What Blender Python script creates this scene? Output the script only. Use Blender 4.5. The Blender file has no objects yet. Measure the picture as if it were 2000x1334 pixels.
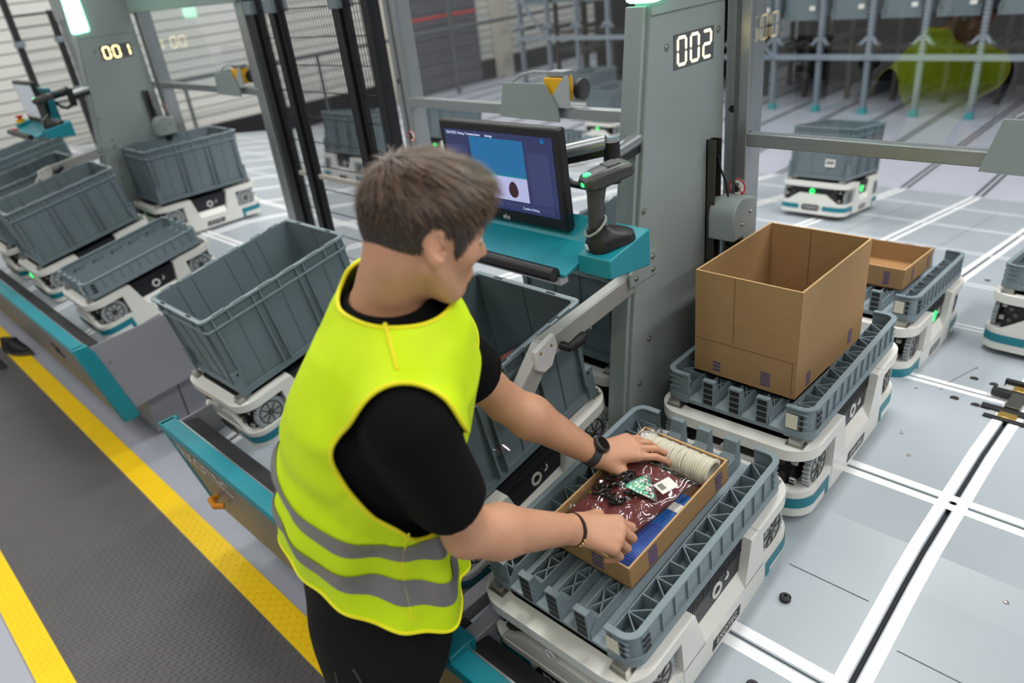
import bpy, math, random
import numpy as np
from mathutils import Vector, Matrix, Euler
random.seed(7); np.random.seed(7)
SC = bpy.context.scene
COL = SC.collection
R = math.radians

# ------------------------------------------------------------------ camera, light, exposure
cam_data = bpy.data.cameras.new('camera')
cam = bpy.data.objects.new('camera', cam_data); COL.objects.link(cam)
cam.matrix_world = Matrix(((0.7135, -0.2568, 0.6519, 0.0),
                           (0.6925, 0.4000, -0.6004, 0.0),
                           (-0.1066, 0.8798, 0.4632, 1.95),
                           (0, 0, 0, 1)))
cam_data.sensor_width = 36.0
cam_data.lens = 36.0 * 1424.7 / 2000.0
cam_data.clip_start = 0.05; cam_data.clip_end = 200
cam_data.dof.use_dof = True
cam_data.dof.focus_distance = 1.72
cam_data.dof.aperture_fstop = 2.2
SC.camera = cam
SC.view_settings.view_transform = 'Standard'
SC.view_settings.look = 'None'
SC.view_settings.gamma = 1.0
SC.view_settings.use_curve_mapping = False
SC.view_settings.exposure = 0.0

world = bpy.data.worlds.new('hall_ambient'); SC.world = world
world.use_nodes = True
world.node_tree.nodes['Background'].inputs[0].default_value = (0.90, 0.95, 1.0, 1)
world.node_tree.nodes['Background'].inputs[1].default_value = 0.17

def area_light(name, loc, sx, sy, power, col=(1.0, 0.98, 0.95)):
    d = bpy.data.lights.new(name, 'AREA'); d.shape = 'RECTANGLE'; d.size = sx; d.size_y = sy
    d.energy = power; d.color = col
    o = bpy.data.objects.new(name, d); COL.objects.link(o); o.location = loc
    return o
# rows of linear lamps under the hall roof, running along the aisles
for i, x in enumerate((-12.0, -8.4, -4.8, -1.2, 2.4, 6.0)):
    for y0 in (-3.0, 4.2) + ((11.4,) if x < -6 else ()):   # no lamps over the racks
        area_light('ceiling_lamp_light', (x, y0, 6.2), 0.45, 5.0, 178.0 * (0.68 if y0 < 0 else 1.12) * (1.25 if x > 2 else 1.0))

# ------------------------------------------------------------------ materials
def lin(c):
    c = c / 255.0
    return c / 12.92 if c <= 0.04045 else ((c + 0.055) / 1.055) ** 2.4
def rgb(r, g, b): return (lin(r), lin(g), lin(b), 1.0)
MATS = {}
def M(name, col, rough=0.5, metal=0.0, var=0.0, scale=20.0, bump=0.0, bscale=None, emit=None, estr=0.0, coat=0.0, stretch=None, spec=0.5, sheen=0.0, sss=0.0):
    if name in MATS: return MATS[name]
    m = bpy.data.materials.new(name); m.use_nodes = True
    nt = m.node_tree; b = nt.nodes['Principled BSDF']
    b.inputs['Base Color'].default_value = rgb(*col)
    b.inputs['Roughness'].default_value = rough
    b.inputs['Metallic'].default_value = metal
    b.inputs['Specular IOR Level'].default_value = spec
    if coat: b.inputs['Coat Weight'].default_value = coat; b.inputs['Coat Roughness'].default_value = 0.12
    if sheen: b.inputs['Sheen Weight'].default_value = sheen
    if sss:
        b.inputs['Subsurface Weight'].default_value = sss
        b.inputs['Subsurface Radius'].default_value = (0.012, 0.005, 0.003); b.inputs['Subsurface Scale'].default_value = 0.6
    if emit:
        b.inputs['Emission Color'].default_value = rgb(*emit); b.inputs['Emission Strength'].default_value = estr
    if var or bump:
        tc = nt.nodes.new('ShaderNodeTexCoord'); mp = nt.nodes.new('ShaderNodeMapping')
        nt.links.new(tc.outputs['Object'], mp.inputs['Vector'])
        if stretch: mp.inputs['Scale'].default_value = stretch
        nz = nt.nodes.new('ShaderNodeTexNoise'); nz.inputs['Scale'].default_value = scale; nz.inputs['Detail'].default_value = 5
        nt.links.new(mp.outputs['Vector'], nz.inputs['Vector'])
        if var:
            mx = nt.nodes.new('ShaderNodeMixRGB'); mx.blend_type = 'MULTIPLY'; mx.inputs['Fac'].default_value = 1.0
            rp = nt.nodes.new('ShaderNodeMapRange'); rp.inputs['From Min'].default_value = 0.25; rp.inputs['From Max'].default_value = 0.75
            rp.inputs['To Min'].default_value = 1 - var; rp.inputs['To Max'].default_value = 1 + var * 0.6
            nt.links.new(nz.outputs['Fac'], rp.inputs['Value'])
            mx.inputs['Color1'].default_value = rgb(*col)
            nt.links.new(rp.outputs['Result'], mx.inputs['Color2']); nt.links.new(mx.outputs['Color'], b.inputs['Base Color'])
            r2 = nt.nodes.new('ShaderNodeMapRange'); r2.inputs['To Min'].default_value = max(0.02, rough - var * 0.5); r2.inputs['To Max'].default_value = min(1, rough + var * 0.5)
            nt.links.new(nz.outputs['Fac'], r2.inputs['Value']); nt.links.new(r2.outputs['Result'], b.inputs['Roughness'])
        if bump:
            n2 = nz
            if bscale:
                n2 = nt.nodes.new('ShaderNodeTexNoise'); n2.inputs['Scale'].default_value = bscale; n2.inputs['Detail'].default_value = 4
                nt.links.new(mp.outputs['Vector'], n2.inputs['Vector'])
            bp = nt.nodes.new('ShaderNodeBump'); bp.inputs['Strength'].default_value = bump; bp.inputs['Distance'].default_value = 0.01
            nt.links.new(n2.outputs['Fac'], bp.inputs['Height']); nt.links.new(bp.outputs['Normal'], b.inputs['Normal'])
    MATS[name] = m
    return m
def glass_mat(name, tint=(0.96, 0.98, 0.98), ior=1.5, rough=0.0, boost=1.0):
    m = bpy.data.materials.new(name); m.use_nodes = True; nt = m.node_tree
    for n in list(nt.nodes): nt.nodes.remove(n)
    out = nt.nodes.new('ShaderNodeOutputMaterial'); mix = nt.nodes.new('ShaderNodeMixShader')
    tr = nt.nodes.new('ShaderNodeBsdfTransparent'); gl = nt.nodes.new('ShaderNodeBsdfGlossy')
    # Schlick reflectance from the facing angle, the same on both faces of the sheet
    lw = nt.nodes.new('ShaderNodeLayerWeight'); lw.inputs['Blend'].default_value = 0.5
    pw = nt.nodes.new('ShaderNodeMath'); pw.operation = 'POWER'; pw.inputs[1].default_value = 5.0
    f0 = ((ior - 1) / (ior + 1)) ** 2 * boost
    mu = nt.nodes.new('ShaderNodeMath'); mu.operation = 'MULTIPLY_ADD'; mu.inputs[1].default_value = 1 - f0; mu.inputs[2].default_value = f0; mu.use_clamp = True
    nt.links.new(lw.outputs['Facing'], pw.inputs[0])
    tr.inputs[0].default_value = (*tint, 1); gl.inputs['Roughness'].default_value = rough
    nt.links.new(pw.outputs[0], mu.inputs[0]); nt.links.new(mu.outputs[0], mix.inputs[0])
    nt.links.new(tr.outputs[0], mix.inputs[1]); nt.links.new(gl.outputs[0], mix.inputs[2]); nt.links.new(mix.outputs[0], out.inputs[0])
    MATS[name] = m
    return m

GREYTOTE = M('tote_plastic', (103, 117, 123), 0.42, var=0.06, scale=9)
TRAYP = M('tray_plastic', (120, 135, 142), 0.42, var=0.06, scale=9)
TRAYLT = M('tray_channel_plastic', (148, 163, 171), 0.36, var=0.05, scale=9)
DARKSLOT = M('dark_slot', (20, 24, 26), 0.6)
RWHITE = M('robot_white', (226, 225, 219), 0.35, var=0.04, scale=6, coat=0.2)
RTEAL = M('robot_teal', (14, 122, 138), 0.4)
RBLACK = M('robot_black', (17, 18, 21), 0.45, var=0.1, scale=30)
RBAND = M('robot_band', (30, 31, 36), 0.4, var=0.05, scale=60)
RGEAR = M('gear_grey', (164, 170, 173), 0.42, metal=0.2, var=0.12, scale=40)
STEEL = M('steel', (176, 174, 168), 0.3, metal=0.9, var=0.08, scale=25)
DSTEEL = M('dark_steel', (96, 94, 88), 0.38, metal=0.8, var=0.1, scale=25)
BRASS = M('brass', (196, 164, 88), 0.32, metal=0.9)
LETTER = M('light_lettering', (205, 205, 205), 0.5)
PLATE = M('name_plate_black', (34, 36, 38), 0.45)
RINGW = M('ring_white', (214, 214, 210), 0.4)
GREENGLOW = M('green_glow', (60, 230, 120), 0.4, emit=(40, 255, 110), estr=2.2)
GREYSHEET = M('grey_sheet', (150, 160, 158), 0.42, var=0.05, scale=5, metal=0.1)
ALU = M('brushed_aluminium', (168, 172, 174), 0.34, metal=0.75, var=0.06, scale=18, stretch=(1, 1, 12))
TEAL = M('teal_paint', (16, 132, 146), 0.42, var=0.04, scale=12)
TEALD = M('teal_paint_dark', (10, 112, 126), 0.42, var=0.04, scale=12)
BLACKP = M('black_plastic', (20, 20, 22), 0.42, var=0.06, scale=30)
BLACKR = M('black_rubber', (34, 34, 36), 0.7, var=0.1, scale=40)
BLACKFENCE = M('black_fence_paint', (24, 24, 27), 0.42, var=0.05, scale=20)
CARD = M('cardboard', (164, 130, 88), 0.8, var=0.06, scale=14, bump=0.05, bscale=160, stretch=(1, 1, 6))
CARDIN = M('cardboard_inside', (154, 114, 70), 0.82, var=0.06, scale=12)
CARDEDGE = M('cardboard_edge', (196, 160, 112), 0.85)
PURPLE = M('purple_print', (82, 76, 124), 0.75)
WHITEP = M('white_print', (236, 234, 228), 0.6)
BLACKINK = M('black_ink', (16, 16, 18), 0.6)
GLASS = glass_mat('screen_glass', (0.93, 0.95, 0.955), 1.5, 0.0, 1.5)
WHITETAPE = M('white_tape', (236, 238, 240), 0.42, var=0.04, scale=9)

# ------------------------------------------------------------------ mesh helpers
class MB:
    def __init__(s): s.v = []; s.f = []; s.fm = []; s.cm = 0
    def add(s, vs, fs):
        o = len(s.v); s.v += [tuple(p) for p in vs]
        for f in fs: s.f.append(tuple(i + o for i in f)); s.fm.append(s.cm)
        return s
    def box(s, c, d, rot=None):
        hx, hy, hz = d[0] / 2, d[1] / 2, d[2] / 2
        P = [Vector((x, y, z)) for x in (-hx, hx) for y in (-hy, hy) for z in (-hz, hz)]
        if rot is not None:
            m = rot if isinstance(rot, Matrix) else Euler(rot).to_matrix()
            P = [m @ p for p in P]
        return s.add([p + Vector(c) for p in P], [(0, 1, 3, 2), (4, 6, 7, 5), (0, 4, 5, 1), (2, 3, 7, 6), (0, 2, 6, 4), (1, 5, 7, 3)])
    def bb(s, lo, hi):
        return s.box([(a + b) / 2 for a, b in zip(lo, hi)], [abs(b - a) for a, b in zip(lo, hi)])
    def bar(s, a, b, w, h, up=(0, 0, 1)):
        a, b = Vector(a), Vector(b); d = (b - a); L = d.length; d.normalize()
        u = Vector(up); x = d.cross(u)
        if x.length < 1e-5: x = d.cross(Vector((1, 0, 0)))
        x.normalize(); z = x.cross(d)
        m = Matrix((x, d, z)).transposed()
        return s.box((a + b) / 2, (w, L, h), m)
    def prism(s, poly, axis, lo, hi):
        # poly: list of 2D points in the two other axes (order xy / xz / yz)
        n = len(poly); vs = []
        for t in (lo, hi):
            for (p, q) in poly:
                vs.append({'x': (t, p, q), 'y': (p, t, q), 'z': (p, q, t)}[axis])
        fs = [tuple(range(n))[::-1], tuple(range(n, 2 * n))] + [(i, (i + 1) % n, n + (i + 1) % n, n + i) for i in range(n)]
        return s.add(vs, fs)
    def ring(s, outer, inner, lo, hi):
        # frame between two equal-length outlines (xy), z lo..hi
        n = len(outer); vs = []
        for o in (outer, inner):
            for t in (lo, hi): vs += [(p[0], p[1], t) for p in o]
        fs = []
        for i in range(n):
            j = (i + 1) % n
            fs += [(i, j, n + j, n + i), (2 * n + j, 2 * n + i, 3 * n + i, 3 * n + j), (n + i, n + j, 3 * n + j, 3 * n + i), (j, i, 2 * n + i, 2 * n + j)]
        return s.add(vs, fs)
    def tube(s, pts, rad, n=10, caps=True, closed=False):
        pts = [Vector(p) for p in pts]; k = len(pts)
        if not hasattr(rad, '__len__'): rad = [rad] * k
        t0 = (pts[1] - pts[0]).normalized(); u = t0.orthogonal().normalized(); vs = []
        for i in range(k):
            if closed: t = (pts[(i + 1) % k] - pts[i - 1]).normalized()
            else: t = (pts[min(i + 1, k - 1)] - pts[max(i - 1, 0)]).normalized()
            u = (u - t * u.dot(t)).normalized(); w = t.cross(u)
            for a in range(n):
                an = 2 * math.pi * a / n
                vs.append(pts[i] + (u * math.cos(an) + w * math.sin(an)) * rad[i])
        fs = []
        for i in range(k if closed else k - 1):
            j = (i + 1) % k
            for a in range(n):
                b = (a + 1) % n
                fs.append((i * n + a, i * n + b, j * n + b, j * n + a))
        if caps and not closed: fs += [tuple(range(n))[::-1], tuple((k - 1) * n + a for a in range(n))]
        return s.add(vs, fs)
    def cyl(s, a, b, r, n=20, r2=None):
        return s.tube([a, b], [r, r if r2 is None else r2], n)
    def lathe(s, prof, n=24, c=(0, 0, 0), axis='z', caps=True):
        vs = []
        for (r, h) in prof:
            for a in range(n):
                an = 2 * math.pi * a / n; p, q = r * math.cos(an), r * math.sin(an)
                v = {'z': (p, q, h), 'x': (h, p, q), 'y': (q, h, p)}[axis]
                vs.append((v[0] + c[0], v[1] + c[1], v[2] + c[2]))
        k = len(prof); fs = [(i * n + a, i * n + (a + 1) % n, (i + 1) * n + (a + 1) % n, (i + 1) * n + a) for i in range(k - 1) for a in range(n)]
        if caps: fs += [tuple(range(n))[::-1], tuple((k - 1) * n + a for a in range(n))]
        return s.add(vs, fs)
    def mesh(s, name, mats, smooth=True, angle=35):
        me = bpy.data.meshes.new(name); me.from_pydata(s.v, [], s.f)
        mats = mats if isinstance(mats, (list, tuple)) else [mats]
        for m in mats: me.materials.append(m)
        if len(mats) > 1: me.polygons.foreach_set('material_index', s.fm)
        import bmesh
        bm = bmesh.new(); bm.from_mesh(me); bmesh.ops.recalc_face_normals(bm, faces=bm.faces); bm.to_mesh(me); bm.free()
        if smooth:
            me.polygons.foreach_set('use_smooth', [True] * len(me.polygons)); me.set_sharp_from_angle(angle=R(angle))
        me.update()
        return me
JOINED = {'bay_bolts', 'end_bolts', 'rim_slots', 'inner_seams', 'barcode', 'post_slots', 'side_slots', 'punched_holes', 'printed_lines', 'label_print', 'black_trim_pieces', 'side_band', 'printed_bars'}
def link(name, me, parent=None, loc=None, rot=None):
    o = bpy.data.objects.new(name, me); COL.objects.link(o)
    if name in JOINED: o['kind'] = 'stuff'
    if parent is not None: o.parent = parent
    if loc is not None: o.location = loc
    if rot is not None: o.rotation_euler = rot
    return o
def build(mb, name, mats, parent=None, loc=None, rot=None, bevel=0, smooth=True, angle=35):
    o = link(name, mb.mesh(name, mats, smooth, angle), parent, loc, rot)
    if bevel:
        b = o.modifiers.new('edge', 'BEVEL'); b.width = bevel; b.segments = 2; b.limit_method = 'ANGLE'; b.angle_limit = R(40)
    return o
def thing(name, label, cat, loc=(0, 0, 0), rot=(0, 0, 0), group=None):
    o = bpy.data.objects.new(name, None); COL.objects.link(o); o.empty_display_size = 0.05
    o.location = loc; o.rotation_euler = rot
    return tag(o, label, cat, group)
def tag(o, label=None, cat=None, group=None, kind=None):
    if label: o['label'] = label
    if cat: o['category'] = cat
    if group: o['group'] = group
    if kind: o['kind'] = kind
    return o
_TXT = {}
def text(s, name, parent, size, mat, M4, ext=0.0004, align='CENTER', shear=0.0, space=1.0):
    key = (s, size, mat.name, ext, shear)
    if key not in _TXT:
        c = bpy.data.curves.new(name, 'FONT'); c.body = s; c.size = size; c.extrude = ext
        c.align_x = align; c.align_y = 'CENTER'; c.shear = shear; c.space_character = space; c.resolution_u = 3
        tmp = bpy.data.objects.new('tmp_text', c); COL.objects.link(tmp)
        me = bpy.data.meshes.new_from_object(tmp.evaluated_get(bpy.context.evaluated_depsgraph_get()))
        bpy.data.objects.remove(tmp); bpy.data.curves.remove(c); me.name = name
        me.materials.clear(); me.materials.append(mat); _TXT[key] = me
    o = link(name, _TXT[key], parent)
    o.matrix_local = M4
    return o
def frame(o, x, y):
    x = Vector(x).normalized(); y = Vector(y); y = (y - x * y.dot(x)).normalized(); z = x.cross(y)
    m = Matrix((x, y, z)).transposed().to_4x4(); m.translation = Vector(o); return m
def rrect(hx, hy, r, n=6, cx=0, cy=0):
    out = []
    for (sx, sy, a0) in ((1, 1, 0), (-1, 1, 90), (-1, -1, 180), (1, -1, 270)):
        for i in range(n + 1):
            a = R(a0 + 90 * i / n); out.append((cx + sx * (hx - r) + r * math.cos(a), cy + sy * (hy - r) + r * math.sin(a)))
    return out

# ================================================================== the setting
PROF = [(0.60, 0.468), (1.38, 0.612), (1.50, 0.625), (1.95, 0.625), (2.15, 0.605), (6.10, 0.006)]
def zd(y):
    if y <= PROF[0][0]: return PROF[0][1]
    for (a, za), (b, zb) in zip(PROF, PROF[1:]):
        if y <= b: return za + (zb - za) * (y - a) / (b - a)
    return 0.006
CONC = M('sealed_concrete', (172, 176, 188), 0.38, var=0.07, scale=1.6, spec=0.4)
DECKM = M('deck_plate_grey', (162, 171, 178), 0.31, var=0.05, scale=2.2, spec=0.5)
UNDER = M('deck_dark_base', (40, 40, 46), 0.7)  # dark substrate that shows in the gaps between plates

mb = MB(); mb.bb((-10.4, -3.0, -0.05), (8.0, 26.0, 0.0))
floor = tag(build(mb, 'floor', CONC, smooth=False), 'grey sealed concrete floor of the hall', 'floor', kind='structure')

# raised deck of metal plates, sloped up from the benches and ramping down to the racks
TR = [-0.30 - 0.525 * k for k in range(-3, 19)]
YL = [0.66, 1.07, 1.705, 2.345, 2.985, 3.625, 4.265, 4.905, 5.545, 6.10]
def strip(y0, y1, x0, x1, dz0, dz1):
    ys = sorted({y0, y1} | {p[0] for p in PROF if y0 < p[0] < y1})
    vs, fs = [], []
    for y in ys:
        for x in (x0, x1):
            for dz in (dz0, dz1): vs.append((x, y, zd(y) + dz))
    for i in range(len(ys) - 1):
        a = 4 * i; b = a + 4
        fs += [(a, a + 1, b + 1, b), (a + 2, b + 2, b + 3, a + 3), (a + 1, a + 3, b + 3, b + 1), (a, b, b + 2, a + 2)]
    e = 4 * (len(ys) - 1); fs += [(0, 2, 3, 1), (e, e + 1, e + 3, e + 2)]
    return MB().add(vs, fs)
_und = strip(1.705, 6.10, TR[-1], TR[0], -0.05, -0.012)
for xa, xb in ((TR[-1], -3.52), (-2.50, TR[0])):
    q = strip(0.66, 1.705, xa, xb, -0.05, -0.012); _und.add(q.v, q.f)
deck = build(_und, 'floor_deck', UNDER, smooth=False)
tag(deck, 'raised robot deck of pale grey metal plates with white taped tracks', 'deck', kind='structure')
cells = []
for a, b in zip(YL, YL[1:]):
    cells.append(strip(a + 0.0025, b - 0.0025, -0.2565, 0.2565, -0.012, 0.0).mesh('deck_plate', DECKM, False))
for k in range(len(TR) - 1):
    for c, me in enumerate(cells):
        if c < 2 and -3.8 < (TR[k] + TR[k + 1]) / 2 < -2.5: continue
        link('deck_plate', me, deck, ((TR[k] + TR[k + 1]) / 2, 0, 0))
edge = strip(0.6625, 1.7025, -2.495, -2.407, -0.012, 0.0).mesh('deck_plate', DECKM, False)
link('deck_plate', edge, deck)
link('deck_plate', strip(0.6625, 1.7025, -3.968, -3.52, -0.012, 0.0).mesh('deck_plate', DECKM, False), deck)
FARTAPE = M('worn_tape', (208, 213, 218), 0.42, var=0.05, scale=9)
tape = strip(0.67, 6.08, -0.0125, 0.0125, 0.0, 0.0012).mesh('tape_strip', WHITETAPE, False)
tape_far = strip(1.71, 6.08, -0.0125, 0.0125, 0.0, 0.0012).mesh('tape_strip', WHITETAPE, False)
for t in TR:
    for s in (-1, 1): link('tape_strip', tape_far if -3.49 < t < -2.5 else tape, deck, (t + s * 0.0215, 0, 0))
for i, y in enumerate(YL[1:-1]):
    for s in (-1, 1):
        yy = y + s * 0.0185
        w = 0.0125 if i < 3 else 0.010
        for xa, xb in (((TR[-1], -3.56), (-2.20, TR[0])) if i == 0 else ((TR[-1], TR[0]),)):
            link('cross_tape', strip(yy - w, yy + w, xa, xb, 0.0, 0.0008).mesh('cross_tape', WHITETAPE if i < 3 else FARTAPE, False), deck)
GROOVE = M('track_groove', (66, 66, 72), 0.5)
g = MB(); g.bb((-0.010, 6.15, 0.0), (0.010, 16.0, 0.003)); gm = g.mesh('track_groove', GROOVE, False)
for t in TR:
    for s in (-1, 1): link('track_groove', gm, floor, (t + s * 0.022, 0, 0))
# round holes, rubber stops and screws let into the deck
hole = MB().lathe([(0.0, 0.0), (0.013, 0.0), (0.013, 0.001)], 18).mesh('deck_hole', BLACKINK)
for (x, y) in ((-0.455, 2.258), (-0.395, 2.250), (-0.452, 2.464), (-0.393, 2.456), (-0.455, 3.05), (-0.62, 3.9), (-0.56, 3.9), (-0.72, 3.75)):
    link('deck_hole', hole, deck, (x, y, zd(y) + 0.0005))
screw = MB().lathe([(0.0, 0.0), (0.006, 0.0), (0.0045, 0.002), (0.0, 0.0024)], 10).mesh('deck_screw', STEEL)
for (x, y) in ((-0.50, 1.93), (-0.565, 2.25), (-0.47, 2.56), (-0.21, 1.13), (-0.45, 1.84), (-0.12, 1.45)):
    link('deck_screw', screw, deck, (x, y, zd(y)))
b = MB(); b.lathe([(0.013, 0), (0.013, 0.008), (0.009, 0.011), (0.004, 0.011), (0.004, 0.007), (0.0, 0.007)], 24)
stop_me = b.mesh('rubber_stop', BLACKP)
for (x, y, lab) in ((-0.495, 1.209, 'round black rubber stop on deck plate beside near robot'), (-0.455, 0.985, 'round black rubber stop at bottom edge of picture')):
    tag(link('rubber_stop', stop_me, None, (x, y, zd(y))), lab, 'stop')
seamm = MB().bb((-0.001, 0, 0), (0.001, 1, 0.0006)).mesh('access_seam', GROOVE, False)
def seam(a, b2):
    d = math.hypot(b2[0] - a[0], b2[1] - a[1]); o = link('access_seam', seamm, deck, (a[0], a[1], zd(a[1]) + 0.0002))
    o.rotation_euler = (math.atan2(zd(b2[1]) - zd(a[1]), d), 0, math.atan2(-(b2[0] - a[0]), b2[1] - a[1])); o.scale = (1, d, 1)
seam((-0.53, 1.30), (-0.345, 1.30)); seam((-0.255, 1.22), (-0.10, 1.22)); seam((-0.10, 1.22), (-0.10, 0.98)); seam((-0.505, 1.94), (-0.505, 2.32)); seam((-0.505, 2.36), (-0.47, 2.58)); seam((-0.20, 1.10), (0.05, 1.45))
for k in (1, 2, 3):
    x = (TR[k + 2] + TR[k + 3]) / 2
    seam((x, 3.05), (x, 5.6))

# floor transmitter on the track crossing
t = thing('track_antenna', 'black and brass electrical contact unit on the deck track crossing', 'contact unit', (-0.305, 2.31, zd(2.31)))
for s in (-1, 1):
    y = s * 0.085
    build(MB().bb((-0.075, y - s * 0.03 - 0.012, 0), (0.075, y - s * 0.03 + 0.012, 0.02)), 'crossbar', BLACKP, t, bevel=0.002)
    build(MB().bb((-0.05, y - 0.028, 0.004), (0.05, y + 0.028, 0.012)), 'clear_plate', M('frosted_plate', (170, 172, 170), 0.3), t)
    build(MB().bb((-0.024, y - 0.016, 0.012), (0.024, y + 0.016, 0.02)), 'contact', BRASS, t, bevel=0.002)
    build(MB().bb((-0.055, y + s * 0.034 - 0.008, 0), (0.055, y + s * 0.034 + 0.008, 0.026)), 'end_block', BLACKP, t, bevel=0.002)
build(MB().bb((-0.02, -0.045, 0.004), (0.02, 0.045, 0.026)), 'bridge', DSTEEL, t, bevel=0.002)

# ------------------------------------------------------------------ anti-fatigue mat
MATB = M('mat_rubber', (92, 90, 90), 0.5, var=0.08, scale=14, spec=0.45)
MATY = M('mat_yellow', (255, 212, 2), 0.5, var=0.04, scale=10, spec=0.4)
mat = thing('floor_mat', 'charcoal tread-plate rubber mat with yellow edge bands', 'mat', (0, 0, 0))
def tread(x0, x1, y0, y1, z, px=0.030, py=0.026):
    mbt = MB(); i = 0
    base = [(-.0095, -.0022, 0), (.0095, -.0022, 0), (.0095, .0022, 0), (-.0095, .0022, 0), (-.007, -.0008, .0018), (.007, -.0008, .0018), (.007, .0008, .0018), (-.007, .0008, .0018)]
    fs = [(4, 5, 6, 7), (0, 1, 5, 4), (1, 2, 6, 5), (2, 3, 7, 6), (3, 0, 4, 7)]
    x = x0 + px / 2
    while x < x1:
        y = y0 + py / 2; j = 0
        while y < y1 - 0.008:
            a = R(20) if (i + j) % 2 else R(110)
            c, s = math.cos(a), math.sin(a)
            mbt.add([(x + p[0] * c - p[1] * s, y + p[0] * s + p[1] * c, z + p[2]) for p in base], fs)
            y += py / 1.3; j += 1
        x += px / 1.35; i += 1
    return mbt
for (nm, y0, y1, m) in (('rubber_field', 0.0, 0.548, MATB), ('yellow_band', 0.548, 0.645, MATY), ('yellow_band', -0.092, 0.0, MATY)):
    o = build(MB().bb((-9.0, y0, 0.0), (1.2, y1, 0.010)), nm, m, mat, smooth=False)
    tag(build(tread(-4.6, -0.75, y0, y1, 0.010), 'raised_tread', m, o), kind='stuff')

# ------------------------------------------------------------------ hall wall with horizontal siding
SIDE = M('siding_white', (208, 208, 202), 0.55, var=0.03, scale=3)
mb = MB().bb((-10.6, -3, 0), (-10.43, 26, 6.0))
wall = tag(build(mb, 'wall_left', M('wall_core', (150, 150, 146), 0.8), smooth=False), 'white hall wall clad in long horizontal siding boards', 'wall', kind='structure')
sb = MB().prism([(-10.43, 0.0), (-10.405, 0.008), (-10.412, 0.117), (-10.43, 0.122)], 'y', -3, 26).mesh('siding_board', SIDE, False)
for k in range(40): link('siding_board', sb, wall, (0, 0, 0.34 + 0.125 * k))
tag(build(MB().bb((-10.43, -3, 0.0), (-10.36, 26, 0.34)), 'baseboard_left', M('black_plinth', (30, 30, 34), 0.5), smooth=False), 'black plinth along the foot of the siding wall', 'plinth', kind='structure')
mb = MB().bb((-10.6, 25.8, 0), (8, 26, 6)); tag(build(mb, 'wall_back', M('far_wall', (150, 148, 146), 0.8, var=0.05, scale=1), smooth=False), 'pale grey far end wall of the hall', 'wall', kind='structure')
mb = MB().bb((-10.6, -3.1, 0), (8, -3.0, 6)); tag(build(mb, 'wall_front', M('front_wall', (176, 176, 172), 0.8, var=0.04, scale=1), smooth=False), 'pale wall behind the mat walkway', 'wall', kind='structure')
# doors and pillars on that wall, seen through the screen glass
DOORG = M('roller_door_grey', (92, 92, 100), 0.55)
for (n, y0, y1) in ((1, 8.0, 9.6), (2, 13.0, 15.0)):
    d = tag(build(MB().bb((-10.39, y0, 0.0), (-10.33, y1, 2.6)), 'door_%d' % n, DOORG, smooth=False), 'grey roller door in the siding wall, %s' % ('nearer one' if n == 1 else 'farther one'), 'door', kind='structure')
    for k in range(12): build(MB().bb((-10.33, y0 + 0.04, 0.08 + 0.2 * k), (-10.32, y1 - 0.04, 0.26 + 0.2 * k)), 'door_slat', DOORG, d, smooth=False)
    build(MB().bb((-10.33, y0, 1.18), (-10.315, y1, 1.23)), 'red_strip', M('red_strip', (190, 70, 66), 0.5), d, smooth=False)
for i, (y, lab) in enumerate(((7.6, 'beige steel pillar against siding wall before the first door'), (10.1, 'beige steel pillar against siding wall past the first door'))):
    p = tag(build(MB().bb((-10.39, y - 0.12, 0), (-10.12, y + 0.12, 6)), 'wall_pillar', M('pillar_beige', (196, 190, 178), 0.6), bevel=0.01), lab, 'pillar', kind='structure')
p = thing('guard_rail', 'dark round guard rail on posts in front of siding wall', 'rail', (-9.9, 0, 0))
build(MB().tube([(0, 3.0, 1.02), (0, 18.0, 1.02)], 0.03, 10), 'rail', M('rail_grey', (84, 90, 92), 0.45), p)
for y in (4, 6, 8.6, 11, 13.5): build(MB().tube([(0, y, 0), (0, y, 1.6 if y == 8.6 else 1.02)], 0.04 if y == 8.6 else 0.025, 10), 'rail_post', M('rail_grey', (84, 90, 92), 0.45), p)
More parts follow.
